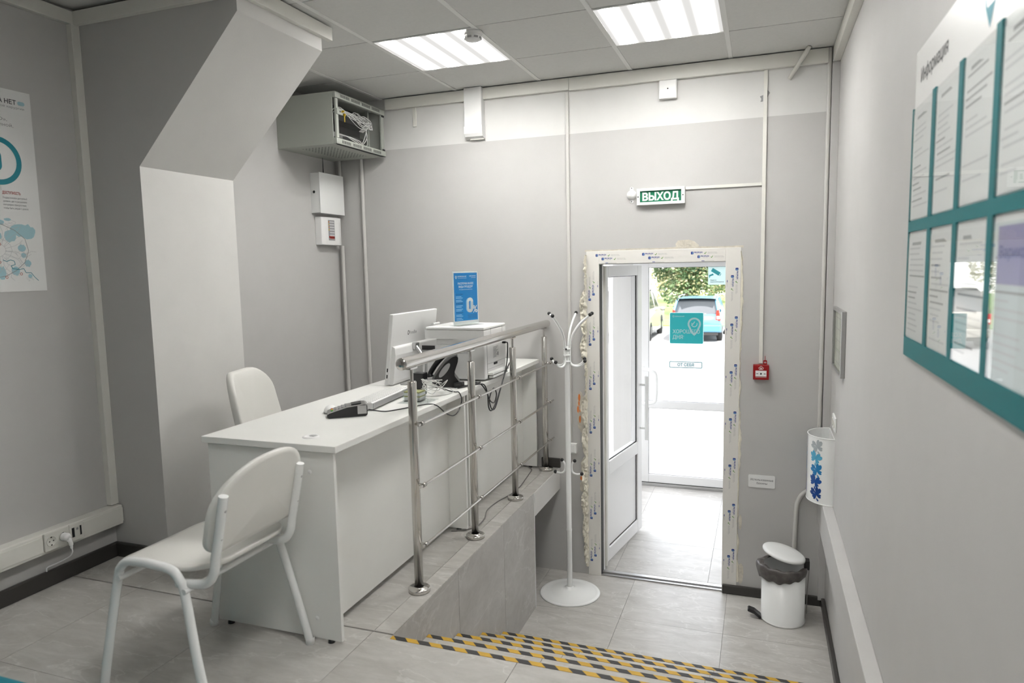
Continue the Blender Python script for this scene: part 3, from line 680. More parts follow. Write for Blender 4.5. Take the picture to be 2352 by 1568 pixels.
# ------------------------------------------------------------------ visitor chair in front of the desk (faces the left wall)
t = thing('visitor_chair', 'white tubular visitor chair with laminate seat, pulled up to the desk end', 'chair', (-1.79, 1.79, 0))
cyc = 1.79
def side(sgn):
    yt_, yf = cyc+sgn*.222, cyc+sgn*.247
    return sp([(-2.025, yf, .004), (-1.985, yf-sgn*.008, .20), (-1.945, yt_, .41), (-1.925, yt_, .455), (-1.885, yt_, .478), (-1.80, yt_, .480), (-1.715, yt_, .470), (-1.685, yt_, .44), (-1.668, yt_, .40), (-1.62, yf-sgn*.008, .20), (-1.572, yf, .004)], 6)
for sgn in (-1, 1):
    pth = side(sgn); k = len(pth)//2
    add('leg_frame', MB().tube(pth, .0146, 16), m_gloss, t)
    for q in (pth[0], pth[-1]): add('rubber_foot', MB().lathe([(.0, 0), (.0165, 0), (.0165, .022), (.0147, .024)], (q.x, q.y, 0), 14), m_plas, t)
    yy = cyc-.022+sgn*.183
    add('back_post', MB().tube(sp([(-1.71, yy, .423), (-1.68, yy, .425), (-1.60, yy, .435), (-1.566, yy, .47), (-1.552, yy, .53), (-1.53, yy, .62), (-1.508, yy, .722)], 7), .0148, 16), m_gloss, t)
    for z in (.585, .675):
        x = -1.552+(z-.53)*.235
        add('screw', MB().lathe([(.0, .0016), (.004, .0012), (.005, 0)], (x+.0143, yy, z), 10, ax=(1, 0, -.2)), m_alu, t)
for x, z in ((-1.93, .418), (-1.66, .412)):
    add('cross_bar', MB().tube([(x, cyc-.235, z), (x, cyc+.235, z)], .0095, 12), m_gloss, t)
# seat: dished plywood panel with rounded corners
def panel(cx, cy, w, d, r, zf, th):
    """closed sheet with rounded outline in x (w) and y (d), height from zf(u,v)"""
    mb = MB(); rings = []; N = 7; out = rrect(w, d, r, 7)
    for side_ in (0, 1):
        for k in range(N+1):
            q = (k/N)**.8 if k else .001
            rings.append((side_, q))
    top = [[V((cx+x*q, cy+y*q, zf(x*q, y*q))) for x, y in out] for q in [.001]+[(k/N)**.75 for k in range(1, N+1)]]
    n = len(out)
    edge = [[V((cx+x*s_, cy+y*s_, zf(x, y)-dz)) for x, y in out] for s_, dz in ((1.010, th*.25), (1.012, th*.6), (1.004, th*.95))]
    bot = [[p-V((0, 0, th)) for p in r_] for r_ in reversed(top)]
    allr = top+edge+bot; pts = [p for r_ in allr for p in r_]
    fs = [(i*n+k, i*n+(k+1) % n, (i+1)*n+(k+1) % n, (i+1)*n+k) for i in range(len(allr)-1) for k in range(n)]
    mb.add(pts, fs, 0, True); return mb
def seatz(x, y):
    return .462+.030*(x/.19)**2*(.6 if x > 0 else -.6)*(1 if x < 0 else .9)+.012*(y/.21)**2
add('seat', panel(-1.795, cyc, .415, .412, .10, seatz, .016), m_seat, t)
# backrest: curved panel in front of the posts
def backmesh():
    mb = MB(); out = [(y, z) for y, z in rrect(.47, .285, .05, 7)]
    out = []
    W2, H = .214, .285
    for i in range(9):   # lower right to upper left going round, small radius below, large radius above
        a = R(-90+90*i/8); out.append((W2-.05+.05*math.cos(a), .05+.05*math.sin(a)))
    for i in range(13):
        a = R(90*i/12); out.append((W2-.20+.20*math.cos(a), H-.165+.165*math.sin(a)))
    for i in range(13):
        a = R(90+90*i/12); out.append((-W2+.20+.20*math.cos(a), H-.165+.165*math.sin(a)))
    for i in range(9):
        a = R(180+90*i/8); out.append((-W2+.05+.05*math.cos(a), .05+.05*math.sin(a)))
    n = len(out)
    def at(y, z, off): # concave towards the sitter (-x)
        return V((-1.562+.235*z-.055*(y/.235)**2+.030+off, cyc+y, .525+z))
    cy_, cz_ = 0, .14
    rings = []
    for k in range(8):
        q = .001 if k == 0 else (k/7)**.8; rings.append([at(cy_+(y-cy_)*q, cz_+(z-cz_)*q, 0) for y, z in out])
    for s_, o_ in ((1.008, -.004), (1.011, -.010), (1.008, -.016)): rings.append([at(cy_+(y-cy_)*s_, cz_+(z-cz_)*s_, o_) for y, z in out])
    for k in range(7, -1, -1):
        q = .001 if k == 0 else (k/7)**.8; rings.append([at(cy_+(y-cy_)*q, cz_+(z-cz_)*q, -.020) for y, z in out])
    pts = [p for r_ in rings for p in r_]
    mb.add(pts, [(i*n+k, i*n+(k+1) % n, (i+1)*n+(k+1) % n, (i+1)*n+k) for i in range(len(rings)-1) for k in range(n)], 0, True)
    return mb
bm_ = backmesh(); bm_.v = [p+V((-.008, .002, 0)) for p in bm_.v]
add('backrest', bm_, m_seat, t)

# ------------------------------------------------------------------ receptionist's chair behind the desk
t = thing('swivel_chair', 'white upholstered swivel chair behind the reception desk', 'chair', (-2.13, 2.81, 0), rotz=R(14))
def cushion(fn, w, h, r, th, n=9):
    mb = MB(); out = rrect(w, h, r, 7); m = len(out); rings = []
    for k in range(7):
        q = .001 if k == 0 else k/6; rings.append([fn(x*q, y*q, .5*th*(1-.18*q**3)) for x, y in out])
    for a in (35, 70, 110, 145):
        s_ = 1+.5*th*math.sin(R(a))*.5/(w/2); rings.append([fn(x*s_, y*s_, .5*th*math.cos(R(a))*.8) for x, y in out])
    for k in range(6, -1, -1):
        q = .001 if k == 0 else k/6; rings.append([fn(x*q, y*q, -.5*th*(1-.18*q**3)) for x, y in out])
    mb.add([p for r_ in rings for p in r_], [(i*m+k, i*m+(k+1) % m, (i+1)*m+(k+1) % m, (i+1)*m+k) for i in range(len(rings)-1) for k in range(m)], 0, True); return mb
add('seat', cushion(lambda x, y, n_: V((x, y, .455+n_)), .45, .46, .10, .07), m_seat, t, local=True)
def bk(y, z, n_):
    f = 1-.16*max(0, z/.24)
    return V((-.235-.10*(z+.24)/.48+.055*(y/.22)**2+n_, y*f, .66+z))
add('backrest', cushion(lambda x, y, n_: bk(x, y, n_), .42, .47, .11, .05), m_seat, t, local=True)
add('back_bracket', MB().tube(sp([(-.05, 0, .40), (-.20, 0, .405), (-.27, 0, .46), (-.30, 0, .60)], 6), .018, 10), m_gloss, t, local=True)
add('column', MB().lathe([(.0, .08), (.028, .08), (.028, .27), (.018, .27), (.018, .42), (.09, .42)], (0, 0, 0), 20), m_chrome, t, local=True)
for i in range(5):
    a = R(72*i+20); d = V((math.cos(a), math.sin(a), 0))
    b = add('base_arm', MB().tube([d*.02+EZ*.10, d*.16+EZ*.088, d*.27+EZ*.068], [.022, .018, .014], 10), m_gloss, t, local=True)
    s_ = V((-d.y, d.x, 0)); add('caster', MB().lathe([(.0, -.022), (.027, -.022), (.027, -.004), (.012, 0), (.027, .004), (.027, .022), (.0, .022)], d*.275+EZ*.0275, 16, ax=s_), m_black, b, local=True)

# ------------------------------------------------------------------ steel railing
rx = -1.376; PY = [2.54, 3.165, 3.785, 4.41]
t = thing('stair_railing', 'polished steel stair railing with four posts and three bars', 'railing', (rx, 3.45, 0))
for y in PY:
    p = add('post', MB().lathe([(.0, .0), (.019, .0), (.019, .918), (.017, .921), (.0, .921)], (rx, y, 0), 24), m_steel, t)
    add('base_flange', MB().lathe([(.0, .0), (.0475, .0), (.0475, .017), (.045, .019), (.022, .019), (.021, .024)], (rx, y, 0), 32), m_steel, p)
    add('pin', MB().tube([(rx, y, .921), (rx, y, .990)], .0068, 12), m_steel, p)
    add('saddle', MB().box(rx-.012, rx+.012, y-.03, y+.03, .973, .980), m_steel, p)
    for z in (.742, .477, .215):
        b = MB().tube([(rx+.012, y, z), (rx+.036, y, z)], .006, 10)
        b.lathe([(.0078, -.010), (.0100, -.010), (.0100, .010), (.0078, .010)], (rx+.040, y, z), 16, ax=EY)
        add('bar_clamp', b, m_steel, p)
for z in (.742, .477, .215): add('bar', MB().tube([(rx+.040, 2.505, z), (rx+.040, 4.475, z)], .0062, 12), m_steel, t)
h = MB().tube([(rx, 2.455, 1.004), (rx, 4.476, 1.004)], .0255, 32, caps=False)
for y, s_ in ((2.455, -1), (4.476, 1)):
    h.lathe([(.0255*math.cos(R(a)), .010*math.sin(R(a))) for a in range(0, 91, 15)], (rx, y, 1.004), 32, ax=(0, s_, 0))
add('handrail', h, m_steel, t)

# ------------------------------------------------------------------ coat rack
cxr, cyr = -1.153, 4.18
t = thing('coat_rack', 'white metal coat rack with black-tipped hooks on a round base', 'coat rack', (cxr, cyr, ZL))
add('base', MB().lathe([(.0, .0), (.195, .0), (.197, .006), (.190, .010), (.172, .011), (.168, .010), (.12, .022), (.05, .034), (.026, .038), (.024, .046), (.0, .046)], (cxr, cyr, ZL), 48), m_gloss, t)
add('pole', MB().lathe([(.0175, .04), (.0175, .42), (.0185, .425), (.0185, .435), (.0165, .44), (.0165, 1.50), (.0175, 1.52), (.0175, 1.605), (.009, 1.61), (.009, 1.63), (.0, 1.63)], (cxr, cyr, ZL), 20), m_gloss, t)
def hook(pts, knobs):
    h_ = add('hook', MB().tube(sp(pts, 7), .0068, 10), m_gloss, t)
    for k in knobs: add('hook_tip', MB().lathe([(.012*math.sin(R(a)), -.012*math.cos(R(a))) for a in range(0, 181, 20)], k, 14), m_black, h_)
def pol(a, r, z): return V((cxr+r*math.cos(R(a)), cyr+r*math.sin(R(a)), z))
for a, rr in ((-6, .155), (35, .17), (83, .16), (152, .155), (250, .15)):
    pts = [pol(a, .019, .80), pol(a, .020, .88), pol(a, .040, .96), pol(a, .09, 1.03), pol(a, rr, 1.088)]
    hook(pts, [pts[-1]])
for a in (-10, 40, 105, 160, 250):
    pts = [pol(a, .019, .86), pol(a, .021, .79), pol(a, .040, .765), pol(a, .075, .762), pol(a, .105, .775), pol(a, .122, .798)]
    hook(pts, [pts[-1]])
for a in (0, 180):
    pts = [pol(a, .042, .148), pol(a, .024, .125), pol(a, .021, .095), pol(a, .030, .070), pol(a, .055, .060), pol(a, .088, .066)]
    hook(pts, [pts[0], pts[-1]])
for z in (.79, .83, .87): add('hook_collar', MB().lathe([(.018, -.006), (.0235, -.006), (.0235, .006), (.018, .006)], (cxr, cyr, z), 18), m_gloss, t)
add('collar_screw', MB().lathe([(.0, .004), (.005, .003), (.006, 0)], (cxr, cyr-.0235, .87), 10, ax=(0, -1, 0)), m_black, t)

# ------------------------------------------------------------------ pedal bin
bx, by = .148, 4.245
t = thing('pedal_bin', 'white cylindrical pedal bin with a black bag under its lid', 'bin', (bx, by, ZL))
add('body', MB().lathe([(.0, .002), (.121, .002), (.124, .006), (.124, .012), (.122, .014), (.122, .335), (.118, .335), (.118, .02)], (bx, by, ZL), 48), m_gloss, t)
add('base_ring', MB().lathe([(.122, .002), (.1255, .002), (.1255, .012), (.122, .013)], (bx, by, ZL), 48), m_plas, t)
def bagf(u, v):
    a = 2*PI*u; fl_ = noise.noise((math.cos(a)*2.4, math.sin(a)*2.4, v*2))
    drop = .062+.020*math.sin(a-2.2)+.012*noise.noise((math.cos(a)*3, math.sin(a)*3, 4))
    if v < .25: r_ = .112+.016*v/.25; z = .345+.004*math.sin(a*9)
    else: r_ = .128+.006*math.sin((v-.25)/.75*PI)+.006*fl_+.022*max(0, math.cos(a-PI*.98))**6*(1-abs(v-.55)); z = .348-(v-.25)/.75*drop+.0025*math.sin(a*11)
    return V((bx+r_*math.cos(a), by+r_*math.sin(a), ZL+z))
add('bin_bag', MB().grid(bagf, 90, 10), m_bag, t)
lt = R(13.5); lxv = V((math.cos(lt), 0, -math.sin(lt))); lzv = V((math.sin(lt), 0, math.cos(lt))); lc = V((bx+.002, by, ZL+.415))
l_ = MB().lathe([(.0, .010), (.06, .0095), (.105, .007), (.119, .002), (.123, -.004), (.123, -.012), (.120, -.012), (.118, -.002), (.0, .004)], lc, 48, ax=lzv)
add('lid', l_, m_gloss, t)
hp = lc+lxv*.118
add('hinge', MB().box(bx+.112, bx+.142, by-.026, by+.026, ZL+.330, ZL+.385), m_black, t, bevel=.004)
add('lift_rod', MB().tube(sp([(bx+.137, by-.012, ZL+.372), (bx+.139, by-.014, ZL+.32), (bx+.133, by-.014, ZL+.2), (bx+.131, by-.014, ZL+.06)], 6), .0022, 8), m_cableg, t)
add('pedal', MB().prism([(-.198, .052), (-.190, .058), (-.16, .050), (-.122, .022), (-.118, .010), (-.13, .008), (-.16, .030), (-.196, .042)], (bx, by-.055, ZL), EX, EZ, (0, .045, 0)), m_black, t, bevel=.003)

# ------------------------------------------------------------------ teal bench at the near left
t = thing('bench', 'low teal upholstered bench in front of the visitor chair', 'bench', (-2.05, .80, 0))
add('seat_cushion', MB().box(-2.75, -1.32, .50, 1.072, .30, .42), m_tealf, t, bevel=.02, seg=3)
add('base', MB().box(-2.72, -1.35, .53, 1.04, .04, .30), m_tealf, t, bevel=.008)
for x in (-2.66, -1.41):
    for y in (.58, .99): add('leg', MB().lathe([(.0, .0), (.018, .0), (.024, .04), (.0, .04)], (x, y, 0), 12), m_black, t)

# ================================================================== THINGS ON THE DESKS
DT = .7605
# ------------------------------------------------------------------ all-in-one computer, back towards the stairs
t = thing('desktop_computer', 'white all-in-one computer seen from behind, with a small logo', 'computer', (-1.86, 3.51, DT))
my0, my1 = 3.240, 3.775
def mp(y, s_, n_):     # s_ = distance up the tilted back, n_ = outward (+x side)
    tl_ = R(7.0); return V((-1.905+s_*math.sin(tl_)+n_*math.cos(tl_), y, DT+.006+s_*math.cos(tl_)-n_*math.sin(tl_)))
def mbox(mb, y0, y1, s0, s1, n0, n1, mi=0):
    c = (mp(y0, s0, n0)+mp(y1, s1, n1))/2
    a = mp(0, 1, 0)-mp(0, 0, 0); n_ = mp(0, 0, 1)-mp(0, 0, 0)
    return mb.obox(c, EY*((y1-y0)/2), a*((s1-s0)/2), n_*((n1-n0)/2), mi)
add('display_shell', mbox(MB(), my0, my1, 0, .385, -.018, .004), m_plas, t, bevel=.003)
add('screen', mbox(MB(), my0+.012, my1-.012, .03, .373, -.0195, -.0181), m_black, t)
low = MB(); prof_ = [(0, .002), (.0, .026), (.02, .030), (.165, .030), (.205, .022), (.212, .003)]
a_ = mp(0, 1, 0)-mp(0, 0, 0); n__ = mp(0, 0, 1)-mp(0, 0, 0)
low.prism([(s_, n_) for s_, n_ in prof_], mp(my0+.012, 0, 0), a_, n__, EY*(my1-my0-.024))
add('rear_housing', low, m_plas, t, bevel=.006)
add('port', mbox(mbox(MB(), my0-.0006, my0+.001, .035, .055, -.010, -.003), my0-.0006, my0+.001, .07, .09, -.010, -.003), m_black, t)
lg = MB(); lo = mp(3.44, .262, .0046); lg.text('PrimeBox', lo, EY, a_, .019, 0, width=.088); lg.ring(lo-EY*.012+a_*.010, EY*.8, a_*1.2, .007, .011, 1, 20)
add('logo', lg, [m_inkg, m_ink], t, label='grey computer logo')
add('hinge', mbox(MB(), 3.45, 3.495,   .175, .215, .020, .045), m_alu, t, bevel=.004)
add('stand', MB().tube(sp([mp(3.47, .195, .035), (-1.79, 3.44, .90), (-1.765, 3.40, .82), (-1.76, 3.39, DT+.010)], 7), .011, 12).box(-1.855, -1.735, 3.29, 3.485, DT, DT+.009), m_alu, t, bevel=.002)

# ------------------------------------------------------------------ keyboard and mouse
t = thing('keyboard', 'long white computer keyboard on the reception desk', 'keyboard', (-1.723, 2.848, DT), rotz=R(5.5))
kb = MB().prism([(-.070, .004), (.070, .006), (.070, .034), (.062, .036), (-.070, .020)], (0, -.215, 0), EX, EZ, (0, .43, 0))
add('case', kb, m_plas, t, bevel=.003, local=True)
add('rear_edge', MB().box(.0705, .0735, -.213, .213, .010, .033), m_grey, t, local=True)
ks = MB()
for r_ in range(6):
    for c_ in range(20):
        x = -.060+.0205*r_; y = -.203+.0206*c_; z = .0200+(x+.07)/.132*.0158
        ks.box(x, x+.016, y, y+.016, z-.004, z+.005)
add('keys', ks, m_board, t, kind='stuff', local=True)
t = thing('mouse', 'small white and grey mouse beside the card terminal', 'mouse', (-1.802, 2.562, DT), rotz=R(25))
add('shell', MB().grid(lambda u, v: V((.028*math.cos(2*PI*u)*math.cos(v*PI/2), .045*math.sin(2*PI*u)*math.cos(v*PI/2), .006+.028*math.sin(v*PI/2))), 28, 8), m_plas, t, local=True)
add('underside', MB().lathe([(.0, .0), (.9, .0), (1, .5), (1, 1)], (0, 0, 0), 28), m_grey, t, local=True).scale = (.0285, .046, .007)

# ------------------------------------------------------------------ card terminal
t = thing('card_terminal', 'black and grey payment terminal with coloured keys at the desk front', 'card reader', (-1.690, 2.524, DT), rotz=R(-54.7)); t.scale = (.95, .87, .95)
# local y runs along the terminal away from the keys, x across
body = MB().prism([(-.098, .006), (-.088, .0), (.088, .0), (.098, .008), (.098, .048), (.085, .052), (.0, .043), (-.085, .022), (-.096, .018)], (-.040, 0, 0), EY, EZ, (.080, 0, 0))
add('body', body, m_black, t, bevel=.004, local=True)
add('top_cover', MB().prism([(-.094, .019), (-.085, .0235), (.0, .0445), (.085, .0535), (.097, .049), (.097, .054), (.085, .058), (.0, .049), (-.085, .027), (-.096, .022)], (-.041, 0, 0), EY, EZ, (.082, 0, 0)), m_alu, t, bevel=.002, local=True)
ky = MB()
for i in range(5):
    for j in range(3):
        y = -.078+.017*i; x = -.030+.022*j; z = .0285+(y+.085)/.085*.022
        ky.box(x, x+.016, y, y+.011, z-.002, z+.003, (1, 2, 3)[j] if i == 0 else 0)
add('keypad', ky, [m_grey, m_inkr, m_brass, P('key_green', (.02, .25, .03), .4)], t, local=True)
add('display', MB().obox((0, .045, .0565), (.028, 0, 0), (0, .024, .0026), (0, 0, .0012)), m_black, t, local=True)
for x in (.0412, -.0425): add('printer_flap', MB().box(x, x+.0013, .05, .094, .012, .05), m_alu, t, local=True)

# ------------------------------------------------------------------ printer
px0, px1, py0, py1 = -1.795, -1.437, 3.495, 3.835
t = thing('printer', 'white multifunction printer carrying the blue poster stand', 'printer', ((px0+px1)/2, (py0+py1)/2, DT))
add('body', MB().box(px0+.055, px1, py0+.004, py1-.004, DT+.008, .962).box(px0, px0+.055, py0+.004, py1-.004, DT+.008, .90).box(px0+.055, px1-.008, py0+.02, py1-.02, .962, .995), m_plas, t, bevel=.006)
add('scanner', MB().prism([(px0-.004, .995), (-1.63, .995), (-1.61, .985), (px1, .985), (px1, 1.045), (px0-.004, 1.045)], (0, py0, 0), EX, EZ, (0, py1-py0, 0)), m_plas, t, bevel=.006)
add('scanner_lid', MB().box(px0, px1+.001, py0+.002, py1-.002, 1.0465, 1.062), m_plas, t, bevel=.005)
add('output_tray', MB().box(px0+.005, px0+.053, py0+.03, py1-.03, .9005, .903).box(px0-.03, px0+.05, py0+.008, py0+.012, .93, .955), m_black, t)
add('lid_cap', MB().tube([(px0-.012, py0+.12, 1.066), (px0-.012, py0+.20, 1.066)], .009, 10), m_plas, t)
gp = MB().box(px1, px1+.0012, py0+.04, py0+.042, DT+.04, .985).box(px1, px1+.0012, py0+.042, py1-.02, .852, .853).box(px1, px1+.0012, py0+.042, py1-.05, .822, .8228)
gp.box(px1-.02, px1+.0012, py0+.12, py1-.07, 1.010, 1.014).box(px1, px1+.0012, py0+.10, py0+.101, .99, 1.05).box(px1, px1+.0012, py1-.06, py1-.059, .99, 1.05)
add('panel_gap', gp, m_grey, t)
add('side_vent', MB().box(px0+.16, px1-.10, py0+.0025, py0+.0045, .949, .951).box(px0+.16, px1-.10, py0+.0025, py0+.0045, .942, .944).box(px0+.16, px1-.10, py0+.0025, py0+.0045, .935, .937).box(px0+.16, px1-.10, py0+.0025, py0+.0045, .928, .930).box(px0+.16, px1-.10, py0+.0025, py0+.0045, .921, .923).box(px0+.16, px1-.10, py0+.0025, py0+.0045, .914, .916), m_inkg, t)
add('rear_tray', MB().box(px1-.005, px1+.030, py0+.045, py1-.03, DT+.030, DT+.045).box(px1-.005, px1+.028, py0+.06, py1-.05, DT+.012, DT+.026), m_plas, t, bevel=.003)
add('tray_gap', MB().box(px1-.002, px1+.0008, py0+.045, py1-.03, DT+.010, DT+.030), m_black, t)
add('latch', MB().box(px1, px1+.003, 3.635, 3.685, .838, .850), m_black, t)
lb = MB().box(px1+.0003, px1+.0008, 3.625, 3.715, .875, .945, 0)
for i in range(9): lb.box(px1+.0009, px1+.0011, 3.63, 3.675+.012*((i*7) % 3), .880+.007*i, .883+.007*i, 1)
lb.box(px1+.0009, px1+.0011, 3.692, 3.708, .885, .905, 1).box(px1+.0003, px1+.0008, 3.64, 3.675, .962, .978, 2)
add('rating_label', lb, [m_paper, m_inkg, m_plas2], t, label='small printed rating label')
add('power_plug', MB().box(px1, px1+.022, 3.772, 3.786, .944, .956), m_black, t, bevel=.003)

# ------------------------------------------------------------------ poster stand on the printer (width runs mostly along y)
sa = R(70); su = V((math.cos(sa), math.sin(sa), 0)); sn = V((su.y, -su.x, 0)); so = V((-1.605, 3.645, 1.0625))
t = thing('poster_stand', 'clear acrylic stand with a blue instalment-plan poster on the printer', 'sign', tuple(so))
def sbox(mb, a0, a1, n0, n1, z0, z1, mi=0):
    return mb.obox(so+su*((a0+a1)/2)+sn*((n0+n1)/2)+EZ*((z0+z1)/2), su*((a1-a0)/2), sn*((n1-n0)/2), EZ*((z1-z0)/2), mi)
add('acrylic_sleeve', sbox(sbox(MB(), -.107, .107, .0016, .0031, .002, .312), -.107, .107, -.0031, -.0016, .002, .312), m_acryl, t)
add('acrylic_foot', sbox(MB(), -.107, .107, -.035, .045, 0, .003), m_acryl, t)
add('poster_sheet', sbox(MB(), -.105, .105, -.0008, .0008, .008, .309), m_board, t)
q = so+sn*.0012; pr = MB()
pr.flat([(-.096, .026), (.096, .026), (.096, .300), (-.096, .300)], q, su, EZ, 0)
q = so+sn*.0014
def pt(s_, x, z, h_, mi=1, al='L', w=None, b=False): pr.text(s_, q+su*x+EZ*z, su, EZ, h_, mi, al, b, w)
pr.ring(q+su*(-.078)+EZ*.277, su, EZ, .004, .007, 1, 16); pr.flat([(-.083, .274), (-.073, .274), (-.078, .264)], q, su, EZ, 1)
pt('ВАРИКОЗА НЕТ', -.064, .277, .006, w=.072, b=True); pt('Клиники лазерной хирургии', -.064, .269, .004, w=.072)
pt('8 (800) 000-00-00', .085, .279, .005, 1, 'R', .055, True); pt('varikozanet', .085, .270, .005, 1, 'R', .04)
pt('РАССРОЧКА НА ВСЕ', 0, .234, .011, 1, 'C', .128, True); pt('ВИДЫ ПРОЦЕДУР', 0, .216, .011, 1, 'C', .116, True); pt('0% первоначальный взнос', 0, .203, .005, 1, 'C', .11)
for i, h_ in enumerate(('6 месяцев', '12 месяцев', '10 месяцев')):
    z = .175-.052*i; pt(h_, -.083, z, .009, 2, w=.056)
    for k in range(4): pr.flat([(-.083, -.012-.008*k-.004*(k//2)), (-.083+.045+.010*((k+i) % 2), -.012-.008*k-.004*(k//2)), (-.083+.045+.010*((k+i) % 2), -.008-.008*k-.004*(k//2)), (-.083, -.008-.008*k-.004*(k//2))], q+EZ*z, su, EZ, 3)
pr.flat([(-.0885, .045), (-.0875, .045), (-.0875, .19), (-.0885, .19)], q, su, EZ, 3)
def rr_ring(cx_, cz_, w, h_, r_, tk, mi, off):
    A = rrect(w, h_, r_, 6, cx_, cz_); B = rrect(w-2*tk, h_-2*tk, max(r_-tk, .002), 6, cx_, cz_); n = len(A); o = q+sn*off
    pr.add([o+su*x+EZ*z for x, z in A+B], [(i, (i+1) % n, n+(i+1) % n, n+i) for i in range(n)], mi)
rr_ring(.025, .114, .052, .084, .024, .018, 3, .0001); rr_ring(.033, .114, .052, .086, .024, .018, 1, .0002)
pt('%', .055, .070, .040, 1, b=True)
for k in range(4): pr.flat([(.012, .056-.006*k), (.088, .056-.006*k), (.088, .0575-.006*k), (.012, .0575-.006*k)], q, su, EZ, 2)
add('poster_print', pr, [m_blue, m_board, P('poster_navy', (.0, .06, .2), .4), P('poster_pale_blue', (.30, .55, .80), .4)], t)

# ------------------------------------------------------------------ telephone, card holder, adapter
t = thing('telephone', 'black desk telephone propped on its stand, seen from behind', 'telephone', (-1.598, 3.345, DT), rotz=R(26))
pp = [(-.062, .0), (-.080, .022), (-.078, .034), (-.045, .085), (-.010, .128), (.030, .160), (.050, .167), (.062, .158), (.060, .135), (.042, .085), (.040, .060), (.062, .030), (.072, .012), (.070, .0)]
add('body', MB().prism(pp, (0, .08, 0), EX, EZ, (0, -.155, 0)), m_black, t, bevel=.007, seg=3, local=True)
ov = MB(); ca, sa_ = math.cos(R(52)), math.sin(R(52))
ov.add([V((-.012+.046*math.cos(2*PI*k/28)*ca-.015*math.sin(2*PI*k/28)*sa_, -.0765, .092+.046*math.cos(2*PI*k/28)*sa_+.015*math.sin(2*PI*k/28)*ca)) for k in range(28)], [tuple(range(28))], 0)
add('side_oval', ov, m_grey, t, local=True)
add('handset', MB().tube(sp([(-.088, .03, .045), (-.088, .03, .065), (-.055, .03, .115), (-.010, .03, .160), (.010, .03, .168)], 6), [.018]*5+[.014]*15+[.018]*5, 12), m_black, t, local=True)
t = thing('card_holder', 'clear acrylic holder with slips of paper near the card terminal', 'card holder', (-1.565, 2.912, DT))
add('tray', MB().box(-1.612, -1.518, 2.875, 2.95, DT, DT+.003).box(-1.612, -1.609, 2.875, 2.95, DT+.003, DT+.055).box(-1.521, -1.518, 2.875, 2.95, DT+.003, DT+.055).box(-1.609, -1.521, 2.875, 2.878, DT+.003, DT+.055), m_acryl, t)
add('foot_plate', MB().box(-1.615, -1.465, 2.82, 2.975, DT-.0002, DT), m_acryl, t)
add('paper_slips', MB().box(-1.606, -1.524, 2.881, 2.946, DT+.004, DT+.020, 0).box(-1.606, -1.524, 2.881, 2.946, DT+.0205, DT+.026, 1).box(-1.606, -1.524, 2.881, 2.946, DT+.0265, DT+.040, 0).box(-1.606, -1.524, 2.881, 2.946, DT+.0405, DT+.046, 1), [m_paper, P('olive_paper', (.38, .38, .16), .7)], t)
t = thing('router', 'small black network box behind the card holder', 'router', (-1.695, 3.215, DT))
add('case', MB().box(-1.725, -1.662, 3.185, 3.245, DT, DT+.085), m_black, t, bevel=.005)
add('socket_row', MB().box(-1.6622, -1.6605, 3.195, 3.235, DT+.03, DT+.05), m_grey, t)
for i, (o_, s_) in enumerate((((-1.60, 3.06, DT), (.03, .02, .02)), ((-1.50, 3.30, DT), (.035, .022, .028)))):
    x, y, z = o_; add('power_adapter', MB().box(x-s_[0]/2-.012, x+s_[0]/2, y-.02, y+.02, z, z+s_[2]), m_black, label=['black power adapter beside the router', 'black power adapter beside the telephone'][i], cat='adapter', bevel=.004)

# ------------------------------------------------------------------ cables on the desk
def cable(name, label, pts, r_, mat, n=7, group=None):
    return add(name, MB().tube(sp(pts, n), r_, 8), mat, label=label, cat='cable', group=group)
zc = DT+.003
cable('terminal_cable', 'thin black cable from the card terminal across the desk edge', [(-1.615, 2.578, DT+.02), (-1.57, 2.63, zc), (-1.53, 2.68, zc), (-1.49, 2.76, zc), (-1.45, 2.83, zc), (-1.42, 2.86, DT-.01), (-1.408, 2.92, DT-.055), (-1.406, 3.0, DT-.085), (-1.408, 3.07, DT-.075), (-1.412, 3.12, DT-.03), (-1.43, 3.13, zc+.002), (-1.46, 3.15, zc), (-1.50, 3.17, zc), (-1.54, 3.175, zc+.01)], .0028, m_black)
cable('printer_cable', 'black power cable looping from the printer over the desk edge', [(px1+.022, 3.779, .950), (px1+.032, 3.78, .945), (px1+.034, 3.772, .90), (px1+.034, 3.755, .83), (px1+.036, 3.70, .76), (-1.402, 3.62, .68), (-1.403, 3.54, .615), (-1.404, 3.49, .60), (-1.405, 3.46, .63), (-1.405, 3.45, .70), (-1.41, 3.42, .755), (-1.425, 3.38, zc+.004), (-1.46, 3.35, zc), (-1.50, 3.335, zc)], .0036, m_black)
cable('looped_cable', 'black looped cable hanging from the desk edge by the second railing post', [(-1.46, 3.395, zc+.012), (-1.42, 3.40, DT), (-1.40, 3.42, .72), (-1.398, 3.47, .66), (-1.398, 3.53, .64), (-1.398, 3.565, .68), (-1.398, 3.53, .72), (-1.398, 3.48, .70), (-1.399, 3.46, .66), (-1.399, 3.49, .61), (-1.399, 3.54, .605), (-1.399, 3.60, .66), (-1.402, 3.68, .74), (-1.403, 3.76, .80), (-1.40, 3.80, .83)], .0034, m_black)
random.seed(11)
wc = MB()
for i in range(5):
    pts = []; c_ = V((-1.555, 3.09, DT+.03))
    for k in range(7):
        a = 1.1*k+i*1.3; pts.append(c_+V((.05*math.cos(a)+random.uniform(-.015, .015), .06*math.sin(a)+random.uniform(-.02, .02), random.uniform(-.022, .045))))
    pts[0] = V((-1.655, 3.215, DT+.045)); wc.tube(sp(pts, 6), .0022, 7)
add('cable_bundle', wc, m_cable, label='tangle of thin white cables beside the router', cat='cable')
